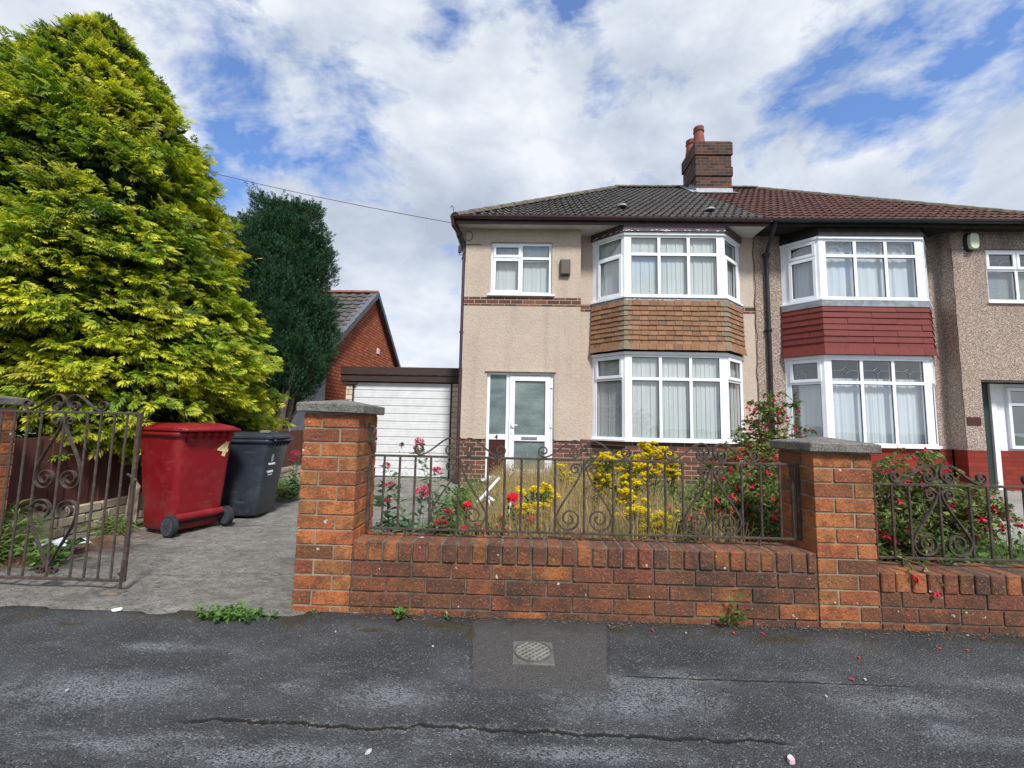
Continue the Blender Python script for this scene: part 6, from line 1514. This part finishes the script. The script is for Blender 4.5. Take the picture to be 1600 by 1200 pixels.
# ================================================================== light, sky, camera
SUN_EL, SUN_AZ = 50, 157      # degrees; azimuth of the direction towards the sun, clockwise from +y
sd_ = Vector((math.sin(math.radians(SUN_AZ))*math.cos(math.radians(SUN_EL)), math.cos(math.radians(SUN_AZ))*math.cos(math.radians(SUN_EL)), math.sin(math.radians(SUN_EL))))
L = bpy.data.lights.new('sun', 'SUN'); L.energy = 3.1; L.angle = math.radians(9); L.color = (1, .965, .91)
lo = bpy.data.objects.new('sun', L); COL.objects.link(lo); lo.rotation_euler = sd_.to_track_quat('Z', 'Y').to_euler()
W_ = bpy.data.worlds.new('World'); scene.world = W_; W_.use_nodes = True
class WT(NT):
    def __init__(s, w):
        s.t = w.node_tree; s.t.nodes.clear(); s.out = s.t.nodes.new('ShaderNodeOutputWorld')
t = WT(W_)
sky = t.n('TexSky'); sky.sky_type = 'NISHITA'; sky.sun_disc = False; sky.sun_elevation = math.radians(SUN_EL); sky.sun_rotation = math.radians(SUN_AZ); sky.air_density = 1.0; sky.dust_density = .6; sky.ozone_density = 2.0
g = t.n('TexCoord').outputs['Generated']; x, y, z = t.sep(g)[:3]
zc = t.math('ADD', t.math('MAXIMUM', z, 0.0), .50)
q = t.vmath('ADD', t.vmath('MULTIPLY', g, (1, 1, 1.75)), (7.7, 4.1, 3.3))
warp = t.n('TexNoise', Vector=q, Scale=1.2, Detail=3).outputs['Color']
qw = t.vmath('ADD', q, t.vmath('MULTIPLY', t.vmath('SUBTRACT', warp, (.5,.5,.5)), (.35,.35,.35)))
n1 = t.noise(qw, 3.4, 10, .60, .0)
cov = t.step(t.math('ADD', t.math('ADD', n1, .012), t.math('MULTIPLY', t.step(z, .50, .05), .16)), .40, .53)
n2 = t.noise(t.vmath('ADD', qw, (4.2,1.7,0)), 4.6, 8, .58)
n3 = t.noise(t.vmath('ADD', qw, (1.2,8.7,0)), 1.6, 4, .5)
shade = t.math('ADD', t.math('MULTIPLY', n2, .6), t.math('MULTIPLY', n3, .5))
cc = t.ramp(shade, [(.38, (3.0,3.4,4.1)), (.51, (4.2,4.6,5.2)), (.63, (5.7,5.9,6.2))])
blue = t.mix(.08, t.mix(1.0, sky.outputs[0], (.70,1.02,1.42), 'MULTIPLY'), (4.6,5.0,5.6))
bk = t.mix(t.math('MULTIPLY', cov, .97), blue, cc)
bg = t.n('Background', Color=bk, Strength=.1); t.link(bg.outputs[0], t.out.inputs[0])

cam = bpy.data.cameras.new('camera'); co = bpy.data.objects.new('camera', cam); COL.objects.link(co)
f_px = 660.0; cam.sensor_fit = 'HORIZONTAL'; cam.sensor_width = 36; cam.lens = f_px/1600*36; cam.clip_end = 600; cam.clip_start = .05
yd = Vector((15,63,f_px)).normalized(); s_ = .018; xd = Vector((1,s_,-(15+63*s_)/f_px)).normalized(); zd = xd.cross(yd)
if zd.y > 0: zd = -zd
# rows: world axes seen in camera space (right, down, forward)
right = Vector((xd.x,yd.x,zd.x)); up = Vector((-xd.y,-yd.y,-zd.y)); back = Vector((-xd.z,-yd.z,-zd.z))
co.matrix_world = Matrix(((right.x,up.x,back.x,0),(right.y,up.y,back.y,0),(right.z,up.z,back.z,1.12),(0,0,0,1)))
scene.camera = co
scene.render.engine = 'CYCLES'
scene.view_settings.view_transform = 'Standard'; scene.view_settings.look = 'None'; scene.view_settings.exposure = .7; scene.view_settings.gamma = 1
scene.cycles.transparent_max_bounces = 12
